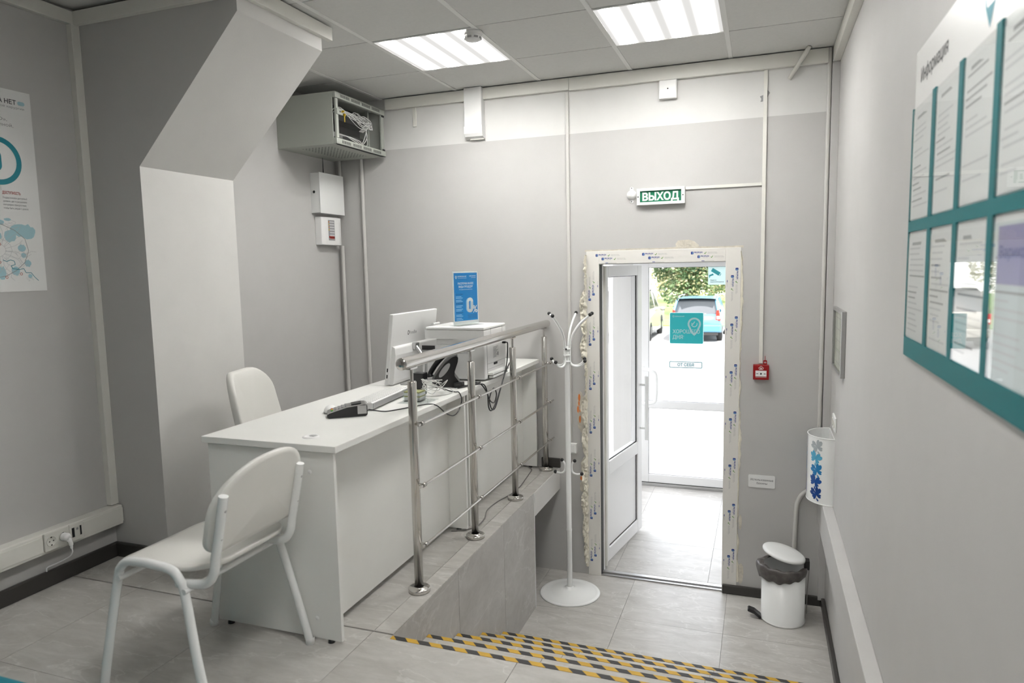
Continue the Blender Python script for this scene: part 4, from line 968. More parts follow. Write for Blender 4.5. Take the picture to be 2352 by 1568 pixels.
cable('white_cable', 'thin white cable from the keyboard along the desk', [(-1.665, 2.96, zc+.006), (-1.63, 2.99, zc+.012), (-1.60, 3.02, zc), (-1.52, 3.02, zc), (-1.47, 3.08, zc), (-1.475, 3.16, zc), (-1.51, 3.20, zc+.004)], .002, m_cable)
cable('telephone_cable', 'thick black cable lying beside the telephone', [(-1.50, 3.34, zc), (-1.505, 3.30, zc+.004), (-1.495, 3.262, zc), (-1.47, 3.31, zc+.003), (-1.48, 3.37, zc), (-1.46, 3.42, zc), (-1.45, 3.46, zc)], .004, m_black)
cable('floor_cable', 'thin grey cable lying on the platform floor behind the railing posts', [(-1.53, 3.20, .004), (-1.46, 3.245, .004), (-1.425, 3.30, .004), (-1.43, 3.42, .004), (-1.465, 3.55, .004), (-1.46, 3.70, .004), (-1.43, 3.85, .004), (-1.425, 4.0, .004), (-1.44, 4.15, .004), (-1.455, 4.28, .004), (-1.47, 4.38, .004), (-1.52, 4.44, .004)], .0032, m_cableg)

# ================================================================== THINGS ON THE WALLS
# ------------------------------------------------------------------ poster on the left wall (reads along +y)
t = thing('wall_poster', 'tall white poster with a teal ring and a city map', 'poster', (XL, 1.90, 1.327))
add('sheet', MB().box(XL, XL+.003, 1.60, 2.196, 1.327, 2.177), m_board, t)
o = V((XL+.0036, 1.60, 1.327)); pr = MB(); PW = .596
def pt(s_, y, z, h_, mi, w=None, b=False, al='L'): pr.text(s_, o+EY*y+EZ*z, EY, EZ, h_, mi, al, b, w)
pt('ВАРИКОЗА НЕТ', .335, .791, .018, 0, .198, True); pr.prism(rrect(.030, .016, .008, 5, .554, .800), o-EX*.0004, EY, EZ, EX*.0005, 3); pt('pro', .543, .795, .009, 4, .022)
pt('Клиники лазерной хирургии', .335, .774, .009, 5, .230)
pt('Сеть клиник «PRO»,', .25, .717, .013, 5, .238); pt('современной и доступной,', .20, .694, .013, 5, .312)
rc = (.4325, .548); rr_ = .1005
rg = MB().ring(o+EY*rc[0]+EZ*rc[1], EY, EZ, rr_-.022, rr_, 0, 60)
rcap = rrect(.058, .092, .027, 6, rc[0]-.012, rc[1]); rg.flat(rcap, o+EX*.0001, EY, EZ, 0); add('teal_ring', rg, m_tealp, t)
pr.line([(.436, .447), (.436, .425)], o, EY, EZ, .001, 5)
pt('ДОСТУПНОСТЬ', .440, .412, .011, 2, .076, True)
for i, l in enumerate(('Поддерживаем доступный', 'уровень цен и расширяем', 'географию присутствия,', 'чтобы быть рядом с домом')): pt(l, .440, .393-.0145*i, .0075, 5, (.102, .100, .098, .104)[i])
for i in range(3):
    pt(('КАЧЕСТВО', 'ОПЫТ', 'ЗАБОТА')[i], .03+.135*i, .412, .011, 2, .065, True)
    for k in range(4): pr.flat([(0, 0), (.09+.008*((k+i) % 2), 0), (.09+.008*((k+i) % 2), .004), (0, .004)], o+EY*(.03+.135*i)+EZ*(.393-.0145*k), EY, EZ, 6)
add('poster_text', pr, [m_ink, m_tealp, m_inkr, m_aqua, P('print_teal', (.05, .33, .40), .5), m_inkg, m_inkl], t)
pr = MB()
random.seed(3)
for cx_, cy_, w, h_, s_ in ((.50, .262, .085, .050, 1), (.53, .255, .07, .06, 2), (.455, .235, .05, .05, 3), (.50, .185, .035, .03, 4), (.505, .155, .022, .022, 5), (.52, .12, .03, .03, 6), (.465, .088, .035, .04, 7), (.405, .08, .04, .055, 8), (.42, .292, .03, .02, 9), (.45, .305, .03, .012, 10), (.525, .065, .018, .018, 11), (.41, .235, .02, .03, 12), (.28, .25, .06, .04, 13), (.24, .12, .05, .06, 14), (.32, .07, .05, .03, 15)):
    pr.flat(ragged(cx_, cy_, w, h_, s_, 18), o+EX*(.00004*s_-.0004), EY, EZ, 3)
ringp = [(.40+.118*math.cos(a)*(1+.1*math.sin(2*a+1)), .175+.115*math.sin(a)*(1+.06*math.cos(3*a))) for a in [2*PI*i/14 for i in range(15)]]
pr.line(ringp, o+EX*.0003, EY, EZ, .0022, 7)
for f in (.45, .25): pr.line([(.40+(x-.40)*f, .175+(y-.175)*f) for x, y in ringp], o+EX*.0003, EY, EZ, .0016, 6)
for i in range(26):
    a = 2*PI*i/26+random.uniform(-.1, .1); pts = []; r_ = .03
    while r_ < random.uniform(.13, .18): pts.append((.40+r_*math.cos(a), .175+r_*math.sin(a)*.85)); r_ += .022; a += random.uniform(-.16, .16)
    pts = [p for p in pts if .02 < p[0] < .565 and .03 < p[1] < .315]
    if len(pts) > 1: pr.line(pts, o+EX*.0002, EY, EZ, .0012, 8)
for i in range(34):
    x, y = random.uniform(.30, .54), random.uniform(.05, .30); pts = [(x, y)]
    for k in range(4): x += random.uniform(-.022, .024); y += random.uniform(-.018, .018); pts.append((min(x, .565), max(.04, min(y, .31))))
    pr.line(pts, o+EX*.0002, EY, EZ, .0009, 8)
pr.line([(.415, .135), (.43, .128), (.447, .135), (.462, .13), (.465, .115), (.447, .11), (.452, .098), (.48, .094), (.50, .098), (.508, .08), (.53, .08), (.545, .06), (.56, .045)], o+EX*.0004, EY, EZ, .0026, 1)
for x, y in ((.408, .20), (.402, .125), (.425, .062), (.487, .075), (.30, .15), (.33, .24)):
    pr.ring(o+EX*.0005+EY*x+EZ*y, EY, EZ, .004, .006, 2, 12)
add('city_map', pr, [m_ink, m_tealp, m_inkr, m_aqua, m_aqua, m_inkg, m_inkl, m_inkg, P('map_road_grey', (.52, .53, .54), .6)], t)

# ------------------------------------------------------------------ sockets in the left trunking, plug and cord
sx = XL+.0645
t = thing('double_socket', 'ivory double power socket set in the left wall trunking', 'socket', (sx, 2.088, .187))
add('plate', MB().box(sx-.004, sx+.006, 2.031, 2.146, .182, .264), m_plas2, t, bevel=.003)
for y in (2.061, 2.117):
    add('socket_well', MB().lathe([(.0, .0062), (.0195, .0062), (.021, .0085), (.023, .0085), (.023, .004)], (sx, y, .224), 28, ax=EX).lathe([(.0, .0068), (.003, .0068)], (sx, y-.009, .224), 10, mi=1, ax=EX).lathe([(.0, .0068), (.003, .0068)], (sx, y+.009, .224), 10, mi=1, ax=EX).box(sx+.006, sx+.0075, y-.003, y+.003, .2035, .209, 1).box(sx+.006, sx+.0075, y-.003, y+.003, .239, .2445, 1), [m_plas2, m_black], t)
t = thing('data_socket', 'ivory network socket set in the trunking beside the power socket', 'socket', (sx, 2.181, .187))
add('plate', MB().box(sx-.004, sx+.006, 2.147, 2.216, .182, .264), m_plas2, t, bevel=.003)
add('recess', MB().box(sx+.0055, sx+.0068, 2.158, 2.205, .202, .246), m_black, t)
add('insert', MB().box(sx+.006, sx+.009, 2.170, 2.195, .203, .246, 0).box(sx+.009, sx+.0094, 2.178, 2.188, .232, .242, 1), [m_plas2, m_inkg], t)
t = thing('power_plug', 'white mains plug with its cord in the left wall socket', 'plug', (sx+.03, 2.117, .17))
add('plug_body', MB().lathe([(.0, .040), (.012, .040), (.0175, .030), (.0185, .0085)], (sx, 2.117, .224), 20, ax=EX).tube(sp([(sx+.026, 2.119, .222), (sx+.036, 2.123, .205), (sx+.038, 2.126, .185), (sx+.038, 2.127, .170)], 6), [.011]*6+[.009]*7+[.006]*6, 12), m_plas, t)
add('cord', MB().tube(sp([(sx+.038, 2.127, .172), (sx+.036, 2.130, .150), (sx+.02, 2.125, .128), (sx-.02, 2.10, .105), (XL+.012, 2.075, .09), (XL+.012, 2.068, .078), (XL+.016, 2.066, .073)], 7), .003, 8), m_plas, t)

# ------------------------------------------------------------------ network cabinet
cx0, cx1, cy0, cy1, cz0, cz1 = XL, -2.554, 3.842, 4.452, 2.194, 2.518
t = thing('network_cabinet', 'grey-green wall-mounted network cabinet with tangled white cables inside', 'cabinet', ((cx0+cx1)/2, (cy0+cy1)/2, cz0))
w = .006
add('case', MB().box(cx0, cx1-.025, cy0, cy0+w, cz0, cz1).box(cx0, cx1-.025, cy1-w, cy1, cz0, cz1).box(cx0, cx1, cy0+w, cy1-w, cz0, cz0+w).box(cx0, cx1, cy0+w, cy1-w, cz1-w, cz1).box(cx0, cx0+w, cy0+w, cy1-w, cz0+w, cz1-w), m_rack, t, bevel=.001)
add('front_rail', MB().box(cx1-.025, cx1, cy0, cy1, cz0, cz0+.038), m_rack, t, bevel=.002)
add('front_rail', MB().box(cx1-.025, cx1, cy0, cy1, cz1-.038, cz1), m_rack, t, bevel=.002)
vs = MB()
for z in (cz0+.010, cz1-.028):
    for g in range(4):
        for k in range(11):
            y = cy0+.06+g*.127+k*.0095; vs.box(cx1, cx1+.0007, y, y+.0042, z, z+.018)
add('vent_slots', vs, m_rackd, t, kind='stuff')
pf = MB()
for i in range(9):
    for j in range(26):
        x = cx0+.14+.025*i+.012*(j % 2); y = cy0+.08+.017*j; pf.flat([(-.0085, 0), (0, -.005), (.0085, 0), (0, .005)], (x, y, cz0-.0006), EX, EY)
add('vent_holes', pf, m_rackd, t, kind='stuff')
dr = add('glass_door', MB().box(cx1-.018, cx1-.004, cy0+.010, cy0+.036, cz0+.04, cz1-.04).box(cx1-.018, cx1-.004, cy1-.045, cy1-.010, cz0+.04, cz1-.04), m_rack, t, bevel=.002)
add('pane', MB().box(cx1-.013, cx1-.009, cy0+.036, cy1-.045, cz0+.04, cz1-.04), m_glass, dr)
for z in (cz1-.052, cz0+.039): add('hinge', MB().box(cx1-.02, cx1-.001, cy1-.040, cy1-.006, z, z+.013), m_black, dr, bevel=.003)
lk = add('lock', MB().box(cx1-.006, cx1+.004, cy0+.012, cy0+.075, cz0+.185, cz0+.222), m_rack, dr, bevel=.002)
add('key', MB().box(cx1+.004, cx1+.024, cy0+.058, cy0+.063, cz0+.200, cz0+.212).lathe([(.0, -.002), (.010, -.002), (.010, .002), (.0, .002)], (cx1+.024, cy0+.062, cz0+.184), 16, ax=EY).tube([(cx1+.024, cy0+.062, cz0+.174), (cx1+.024, cy0+.062, cz0+.140)], .003, 8), m_brass, lk)
add('key_slot', MB().lathe([(.0, .0045), (.006, .0045), (.006, .003)], (cx1, cy0+.045, cz0+.204), 14, ax=EX), m_black, lk)
add('equipment_backboard', MB().box(cx0+w+.001, cx1-.205, cy0+w+.004, cy1-w-.004, cz0+w+.004, cz1-w-.004), m_rackd, t)
add('patch_panel', MB().box(cx1-.20, cx1-.10, cy0+.055, cy1-.075, cz0+.185, cz0+.232), m_rackd, t, bevel=.002)
add('network_switch', MB().box(cx1-.25, cx1-.09, cy0+.07, cy1-.12, cz0+.060, cz0+.105), m_rackd, t, bevel=.002)
add('switch_label', MB().box(cx1-.0898, cx1-.088, cy0+.09, cy0+.20, cz0+.068, cz0+.098), m_alu, t)
add('back_rail', MB().box(cx1-.10, cx1-.09, cy0+.03, cy0+.05, cz0+.01, cz1-.01).box(cx1-.10, cx1-.09, cy1-.085, cy1-.065, cz0+.01, cz1-.01), m_rack, t)
random.seed(5)
for i in range(14):
    ya = cy0+.09+.026*i; yb = min(cy1-.15+random.uniform(-.02, .03), cy1-.1)
    p = [(cx1-.095, ya, cz0+.225), (cx1-.055, ya+.01, cz0+.245+random.uniform(-.01, .01)), (cx1-.035, ya+.05, cz0+.22), (cx1-.03, (ya+yb)/2+.03, cz0+.17+random.uniform(-.02, .03)), (cx1-.035, yb, cz0+.165+random.uniform(0, .05)), (cx1-.06, yb+.02, cz0+.20), (cx1-.09, yb-.03, cz0+.15)]
    add('patch_cable', MB().tube(sp(p, 6), .0026, 6), m_cable, t)
for i in range(3):
    p = [(cx1-.085, cy0+.12+.03*i, cz0+.085), (cx1-.045, cy0+.17+.03*i, cz0+.078), (cx1-.035, cy0+.26+.03*i, cz0+.055+.006*i), (cx1-.035, cy0+.36, cz0+.04+.01*i), (cx1-.035, cy0+.42, cz0+.06+.05*i), (cx1-.04, cy0+.41, cz0+.16)]
    add('patch_cable', MB().tube(sp(p, 6), .0028, 6), m_cable, t)

# ------------------------------------------------------------------ alarm boxes below it
t = thing('control_box', 'white metal control box with a round side lock on the left wall', 'box', (XL+.04, 4.31, 1.80))
add('case', MB().box(XL+.0, XL+.075, 4.172, 4.462, 1.80, 2.078), m_gloss, t, bevel=.002)
add('door', MB().box(XL+.0755, XL+.081, 4.168, 4.464, 1.797, 2.081), m_gloss, t, bevel=.002)
add('side_lock', MB().lathe([(.0, .0015), (.009, .0015), (.010, 0)], (XL+.028, 4.172, 1.946), 16, ax=(0, -1, 0)), m_black, t)
add('antenna', MB().tube([(XL+.045, 4.27, 2.078), (XL+.045, 4.27, 2.193)], [.004, .0015], 8), m_black, t)
t = thing('fire_alarm_controller', 'white alarm controller with a column of coloured indicator labels', 'alarm', (XL+.035, 4.325, 1.578))
add('case', MB().prism([(0, 4.203), (.052, 4.205), (.062, 4.24), (.062, 4.41), (.052, 4.45), (0, 4.452)], (XL, 0, 1.578), EX, EY, (0, 0, .197)), m_plas, t, bevel=.004)
lb = MB().box(XL+.0622, XL+.0628, 4.275, 4.352, 1.610, 1.755, 0); fx = XL+.0629
for i in range(7):
    z = 1.737-.019*i; lb.box(fx, fx+.0003, 4.290, 4.348, z, z+.010, 1 if i < 4 else (2 if i == 6 else 1))
    if i < 4: lb.box(fx, fx+.0004, 4.279, 4.288, z, z+.010, 3 if i in (0, 2) else 4)
lb.box(fx, fx+.0003, 4.279, 4.348, 1.628, 1.640, 2)
add('indicator_strip', lb, [m_inkg, m_inkl, m_inkr, P('label_orange', (.6, .2, .02), .5), P('label_yellow', (.6, .42, .03), .5)], t)

# ------------------------------------------------------------------ conduits
def pipe(name, label, pts, r_, mat=m_plas2, n=1, clips=(), group='surface conduits'):
    p = MB().tube(sp(pts, 5) if n > 1 else pts, r_, 14)
    o_ = add(name, p, mat, label=label, cat='conduit', group=group)
    if clips:
        c = MB()
        for a, b in clips: c.tube([a, b], r_*1.18, 14)
        add('coupling', c, mat, o_)
    return o_
m_pipe = P('painted_conduit', (.60, .59, .565), .45)
pipe('corner_conduit', 'grey painted conduit dropping from the alarm controller in the corner', [(-2.965, YB-.020, .0), (-2.965, YB-.020, 1.575)], .013, m_pipe, clips=[((-2.965, YB-.020, .50), (-2.965, YB-.020, .56))])
pipe('corner_conduit', 'short grey conduit between the control box and the network cabinet', [(-2.965, YB-.014, 2.085), (-2.965, YB-.014, 2.20)], .013, m_pipe)
pipe('wall_conduit', 'pale conduit running down the entrance wall behind the computer', [(-2.776, YB-.0135, .0), (-2.776, YB-.0135, 2.23)], .013, m_pipe, clips=[((-2.776, YB-.0135, .62), (-2.776, YB-.0135, .66)), ((-2.776, YB-.0135, 1.4), (-2.776, YB-.0135, 1.42))])
pipe('right_corner_conduit', 'grey painted pipe beside the right wall corner', [(.338, YB-.012, -.0), (.341, YB-.012, .72), (.343, YB-.012, 2.60)], .0115, m_pipe, clips=[((.3405, YB-.012, .745), (.341, YB-.012, .86))])
pipe('bent_pipe', 'pale bent pipe rising behind the pedal bin', [(.215, YB-.016, ZL+.02), (.216, YB-.016, -.40), (.222, YB-.016, -.15), (.232, YB-.016, -.08), (.262, YB-.016, -.03), (.32, YB-.016, .01)], .0135, m_pipe, n=5)
pipe('slanted_pipe', 'white slanted pipe between wall and ceiling near the right corner', [(.128, YB-.004, 2.452), (.232, YB-.085, 2.603)], .0125, m_plas2)
def strip(name, label, *bx, mat=None):
    mb = MB()
    for b in bx: mb.box(*b)
    return add(name, mb, mat or m_trim, label=label, cat='conduit', group='surface conduits', bevel=.0015)
strip('cable_channel', 'white cable channel running down beside the coat rack', (-1.228, -1.208, YB-.011, YB, .185, 2.517), mat=m_pipe)
strip('cable_channel', 'white cable channel running down to the red call point', (-.012, .010, YB-.013, YB, .768, 2.517))
strip('cable_channel', 'thin white cable channel between the exit sign and the vertical channel', (-.462, -.0125, YB-.010, YB, 1.848, 1.866))
strip('cable_channel', 'short stub of white cable channel on the white band', (-2.345, -2.318, YB-.012, YB, 2.392, 2.523))

# ------------------------------------------------------------------ entrance wall devices
t = thing('vent_trunk', 'short white trunking drop with a curved lower end', 'trunking', (-1.86, YB-.04, 2.275))
add('duct', MB().box(-1.928, -1.800, YB-.060, YB, 2.345, 2.602), m_plas, t, bevel=.004)
add('elbow', MB().prism([(0, 0), (0, -.080), (-.025, -.080), (-.048, -.070), (-.060, -.050), (-.062, -.006), (-.062, 0)], (-1.930, YB, 2.350), EY, EZ, (.132, 0, 0)), m_plas, t, bevel=.005)
add('end_tab', MB().box(-1.900, -1.800, YB-.025, YB, 2.262, 2.272), m_plas2, t)
t = thing('junction_box', 'small square white junction box under the ceiling trunking', 'junction box', (-.567, YB-.02, 2.404))
add('cover', MB().box(-.623, -.513, YB-.036, YB-.006, 2.404, 2.518), m_plas, t, bevel=.007, seg=3)
add('back_plate', MB().box(-.620, -.516, YB-.006, YB, 2.407, 2.515), m_plas2, t)
add('screw', MB().lathe([(.0, .001), (.004, .0008), (.0042, 0)], (-.568, YB-.0362, 2.464), 10, ax=(0, -1, 0)), m_black, t)
t = thing('exit_sign', 'white framed exit sign with green lettered panel above the door', 'exit sign', (-.611, YB-.02, 1.764))
ex0, ex1, ez0, ez1 = -.760, -.462, 1.764, 1.868
add('frame', MB().box(ex0, ex0+.020, YB-.034, YB, ez0, ez1).box(ex1-.022, ex1, YB-.034, YB, ez0, ez1).box(ex0+.020, ex1-.022, YB-.034, YB, ez0, ez0+.018).box(ex0+.020, ex1-.022, YB-.034, YB, ez1-.017, ez1), m_plas, t, bevel=.002)
add('panel', MB().box(ex0+.018, ex1-.020, YB-.024, YB-.004, ez0+.016, ez1-.015), m_green, t)
add('lettering', MB().text('ВЫХОД', (-.612, YB-.0247, 1.793), EX, EZ, .045, 0, 'C', .045, .228), m_exitw, t, label='white exit lettering')
s_ = MB()
for x in (ex0+.009, ex1-.011): s_.lathe([(.0, .001), (.0035, .0008), (.004, 0)], (x, YB-.0343, 1.816), 10, ax=(0, -1, 0))
add('screw', s_, m_black, t)
t = thing('alarm_sounder', 'small round white sounder beside the exit sign', 'sounder', (-.797, YB-.01, 1.795))
add('dome', MB().lathe([(.0, .026), (.012, .025), (.022, .019), (.027, .010), (.028, .004), (.032, .003), (.032, 0)], (-.797, YB, 1.832), 28, ax=(0, -1, 0)), m_plas, t)
add('flange', MB().prism(rrect(.022, .100, .010, 5, -.797, 1.834), (0, YB, 0), EX, EZ, (0, -.004, 0)), m_plas, t)
hm = MB()
for i in range(22):
    r_ = .0028*math.sqrt(i+.3)*1.2; a = i*2.4; q_ = V((-.797+r_*math.cos(a), YB-.0265+.9*r_*r_*10, 1.832+r_*math.sin(a))); hm.lathe([(.0, .0006), (.0009, .0006), (.0009, -.001)], q_, 6, ax=(0, -1, 0))
add('sound_holes', hm, m_grey, t, kind='stuff')
s_ = MB()
for z in (1.877, 1.791): s_.lathe([(.0, .001), (.0032, .0008), (.0035, 0)], (-.797, YB-.0042, z), 10, ax=(0, -1, 0))
add('screw', s_, m_black, t)
t = thing('fire_call_point', 'red square fire alarm call point with a plastic key on top', 'call point', (.002, YB-.02, .671))
add('body', MB().box(-.044, .048, YB-.045, YB, .671, .762), m_red, t, bevel=.003)
add('window', MB().box(-.030, .034, YB-.0465, YB-.044, .692, .728), m_board, t)
fr = MB(); yq = YB-.0470
for sx_, x in ((1, -.026), (-1, .030)): fr.flat([(0, -.0015), (.008, -.0015), (.008, -.004), (.013, 0), (.008, .004), (.008, .0015), (0, .0015)], (x, yq, .709), EX*sx_, EZ)
fr.lathe([(.0, .0004), (.0055, .0004), (.0055, 0)], (.002, yq, .709), 16, ax=(0, -1, 0))
add('window_print', fr, m_ink, t)
hs = MB(); hs.line([(-.013, .743), (.002, .757), (.017, .743)], (0, YB-.0456, 0), EX, EZ, .0028); hs.line([(-.009, .745), (-.009, .735), (.013, .735), (.013, .745)], (0, YB-.0456, 0), EX, EZ, .0024); hs.flat([(-.004, .735), (-.003, .745), (.001, .750), (.004, .744), (.008, .746), (.008, .735)], (0, YB-.0456, 0), EX, EZ)
hs.line([(-.030, .6865), (.034, .6865)], (0, YB-.0456, 0), EX, EZ, .002)
add('house_symbol', hs, P('alarm_print', (.72, .60, .58), .5), t)
kk = MB(); kp = rrect(.022, .028, .006, 4, .025, .778); kh = rrect(.013, .011, .005, 4, .025, .777); n = len(kp)
kk.add([V((x, YB-.032, z)) for x, z in kp+kh], [(i, (i+1) % n, n+(i+1) % n, n+i) for i in range(n)]); kk.add([V((x, YB-.029, z)) for x, z in kp+kh], [(i, (i+1) % n, n+(i+1) % n, n+i) for i in range(n)])
kk.add([V((x, y, z)) for y in (YB-.032, YB-.029) for x, z in kp], [(i, (i+1) % n, n+(i+1) % n, n+i) for i in range(n)])
kk.box(.0235, .0265, YB-.032, YB-.029, .791, .818)
add('test_key', kk, m_red, t)
t = thing('notice_plate', 'small white plate for used shoe covers on the entrance wall', 'sign', (.017, YB-.002, -.025))
add('plate', MB().prism(rrect(.158, .080, .008, 4, .017, .018), (0, YB, 0), EX, EZ, (0, -.004, 0)), m_board, t)
add('lettering', MB().text('Использованные', (.019, YB-.0045, .022), EX, EZ, .013, 0, 'C', False, .134).text('бахилы', (.019, YB-.0045, .000), EX, EZ, .013, 0, 'C', False, .062), m_ink, t)
t = thing('light_switch', 'small white surface switch on the entrance wall behind the coat rack', 'switch', (-1.20, YB-.015, .118))
add('body', MB().box(-1.235, -1.172, YB-.034, YB, .116, .184), m_plas, t, bevel=.004)
add('rocker', MB().box(-1.226, -1.182, YB-.038, YB-.034, .124, .176), m_plas, t, bevel=.002)

# ------------------------------------------------------------------ smoke detector
t = thing('smoke_detector', 'round white smoke detector on the ceiling beside the lit panel', 'smoke detector', (-1.432, 3.43, ZC-.045))
c = (-1.432, 3.43, ZC-.004)
add('base', MB().lathe([(.0, 0), (.052, 0), (.052, .012), (.048, .018)], c, 32, ax=(0, 0, -1)), m_plas, t)
add('head', MB().lathe([(.047, .018), (.045, .030), (.040, .040), (.030, .044), (.0, .045)], c, 32, ax=(0, 0, -1)), m_plas, t)
v_ = MB()
for k in range(8):
    a = 2*PI*k/8; d = V((math.cos(a), math.sin(a), 0)); v_.obox(V(c)+d*.0435+V((0, 0, -.032)), d*.002, V((-d.y, d.x, 0))*.011, EZ*.0045)
add('vent_window', v_, m_grey, t)

# ------------------------------------------------------------------ information board on the right wall (reads towards -y)
t = thing('information_board', 'large teal and white information board with clear document pockets', 'notice board', (XR-.004, 1.74, 1.115))
B0, B1, BZ0, BZ1 = 2.240, 1.235, 1.115, 1.950
U = V((0, -1, 0)); xb = XR-.006
add('backing', MB().box(xb, XR-.001, B1, B0, BZ0, BZ1), m_board, t, bevel=.001)
band = MB(); xx = xb-.005
band.box(xx, xb, B1, B0, BZ0, BZ0+.052).box(xx, xb, B1, B0, 1.462, 1.492)
cols = [B0, 1.985, 1.737, 1.487, B1]
for y in cols:
    ya, yb = (y-.016, y+.016) if y not in (B0, B1) else ((y-.005, y) if y == B0 else (y, y+.005))
    band.box(xx, xb, ya, yb, BZ0+.052, 1.462).box(xx, xb, ya, yb, 1.492, 1.80)
add('teal_band', band, m_teal, t)
tx_ = xb-.0004
tt = MB().text('Информация', (tx_, 2.172, 1.857), U, EZ, .034, 0, 'L', True, .29)
tt.ring((tx_, 1.565, 1.872), U, EZ, .028, .036, 1, 30); tt.flat([(-.03, -.018), (.03, -.018), (0, -.06)], (tx_-.0002, 1.565, 1.872), U, EZ, 1); tt.text('ВАРИКОЗА НЕТ', (tx_, 1.51, 1.862), U, EZ, .022, 0, 'L', True, .18)
add('lettering', tt, [m_ink, m_tealp], t)
random.seed(21)
m_purple = P('purple_leaflet', (.22, .20, .42), .4); m_leafl = P('grey_leaflet', (.62, .68, .68), .5)
for r_ in range(2):
    z0, z1 = (1.494, 1.795) if r_ == 0 else (1.170, 1.458)
    for c_ in range(4):
        y0, y1 = cols[c_]-(.018 if c_ else .007), cols[c_+1]+.018
        special = (r_ == 1 and c_ == 3)
        sh = add('document_sheet', MB().box(xb-.0022, xb-.0012, y1+.006, y0-.006, z0+.002, z1-.012), m_leafl if special else m_paper, t)
        pr = MB(); px_ = xb-.0024
        for k in range(17):
            if random.random() < .18: continue
            z = z1-.045-.0148*k; a = random.uniform(.012, .03); L_ = random.uniform(.08, .19)
            if z > z0+.02: pr.flat([(a, 0), (a+L_, 0), (a+L_, .0045), (a, .0045)], (px_, y0, z), U, EZ, 0 if random.random() < .7 else 1)
        if special:
            pr.flat([(.03, .17), (.22, .17), (.22, .27), (.03, .27)], (px_-.0001, y0, z0), U, EZ, 2); pr.text('Варикоз', (px_-.0002, y0-.04, z0+.215), U, EZ, .02, 3, 'L', True, .15)
        pr.flat([(.05, -.034), (.05+random.uniform(.05, .12), -.034), (.05+random.uniform(.05, .12), -.026), (.05, -.026)], (px_, y0, z1), U, EZ, 1)
        add('sheet_print', pr, [m_inkl, m_inkg, m_purple, m_inkb], sh)
        pk = add('clear_pocket', MB().box(xb-.0042, xb-.0034, y1, y0, z0, z1), m_pocket, t)
        add('pocket_edge', MB().box(xb-.0042, xb-.0005, y0-.0015, y0, z0, z1).box(xb-.0042, xb-.0005, y1, y1+.0015, z0, z1).box(xb-.0042, xb-.0005, y1+.0015, y0-.0015, z0, z0+.0015), m_pocket, pk)
# ------------------------------------------------------------------ evacuation plan frame, socket, dispenser
t = thing('picture_frame', 'slim grey framed plan on the right wall near the corner', 'picture frame', (XR, 4.0, .80))
f0, f1, g0, g1 = 3.775, 4.235, .798, 1.135
add('frame', MB().box(XR-.022, XR, f0, f0+.018, g0, g1).box(XR-.022, XR, f1-.018, f1, g0, g1).box(XR-.022, XR, f0+.018, f1-.018, g0, g0+.018).box(XR-.022, XR, f0+.018, f1-.018, g1-.018, g1), m_alu, t, bevel=.003)
add('print_sheet', MB().box(XR-.010, XR-.004, f0+.016, f1-.016, g0+.016, g1-.016), P('plan_paper', (.62, .66, .55), .5), t)
pl = MB(); px_ = XR-.0104; U = V((0, -1, 0))
for k in range(5): pl.line([(.03, .03+.06*k), (.40, .03+.06*k)], (px_, f1-.016, g0+.016), U, EZ, .003, 0)
for x in (.03, .12, .24, .31, .40): pl.line([(x, .03), (x, .27)], (px_, f1-.016, g0+.016), U, EZ, .003, 0)
for k in range(6): pl.line([(.06+.05*k, .10), (.09+.05*k, .10)], (px_-.0002, f1-.016, g0+.016), U, EZ, .006, 1)
add('plan_lines', pl, [m_inkg, m_inkgr], t)
add('pane', MB().box(XR-.0145, XR-.013, f0+.016, f1-.016, g0+.016, g1-.016), m_glass, t)
t = thing('wall_socket', 'white double wall socket above the shoe cover dispenser', 'socket', (XR, 4.16, .445))
add('plate', MB().box(XR-.010, XR, 4.078, 4.238, .447, .530), m_plas, t, bevel=.004)
add('socket_well', MB().lathe([(.0, .0105), (.019, .0105), (.021, .013), (.023, .013), (.023, .009)], (XR, 4.12, .489), 20, ax=(-1, 0, 0)).lathe([(.0, .0105), (.019, .0105), (.021, .013), (.023, .013), (.023, .009)], (XR, 4.196, .489), 20, ax=(-1, 0, 0)), m_plas2, t)
t = thing('shoe_cover_dispenser', 'white curved wall dispenser decorated with blue butterflies', 'dispenser', (XR-.06, 4.285, .012))
dcy, da, db, dz0, dz1 = 4.290, .150, .128, .012, .395
def dp(a, z, off=0): return V((XR-.004-(db+off)*math.sin(a), dcy-(da+off)*math.cos(a), z))
sh = MB().grid(lambda u, v: dp(PI*u, dz0+(dz1-dz0)*v), 40, 1).grid(lambda u, v: dp(PI*u, dz0+(dz1-dz0)*v, -.004), 40, 1)
sh.grid(lambda u, v: dp(PI*u, dz1, -.004*v), 40, 1).grid(lambda u, v: dp(PI*u, dz0, -.004*v), 40, 1)
add('curved_front', sh, m_gloss, t)
add('back_plate', MB().box(XR-.005, XR, dcy-da, dcy+da, dz0, dz1), m_gloss, t)
for z in (dz0, dz1): add('rim', MB().tube([dp(PI*k/40, z) for k in range(41)], .003, 8), m_gloss, t)
def wing(mb, ac, zc_, rot, L, Wd, mi):
    """heart-shaped wing printed on the curved face; ac = angle on the shell"""
    pts = [(0, 0), (.25, .28), (.55, .48), (.85, .46), (1.0, .28), (.93, .08), (.80, .0), (.93, -.08), (1.0, -.24), (.85, -.40), (.55, -.42), (.25, -.24)]
    c_, s_ = math.cos(rot), math.sin(rot); out_ = []
    for x, y in pts:
        X, Z = x*L, y*Wd; out_.append(dp(ac+(X*c_-Z*s_)/.138, zc_+X*s_+Z*c_, .0012))
    cen = sum(out_, V((0, 0, 0)))/len(out_); n = len(out_); mb.add(out_+[cen], [(i, (i+1) % n, n) for i in range(n)], mi)
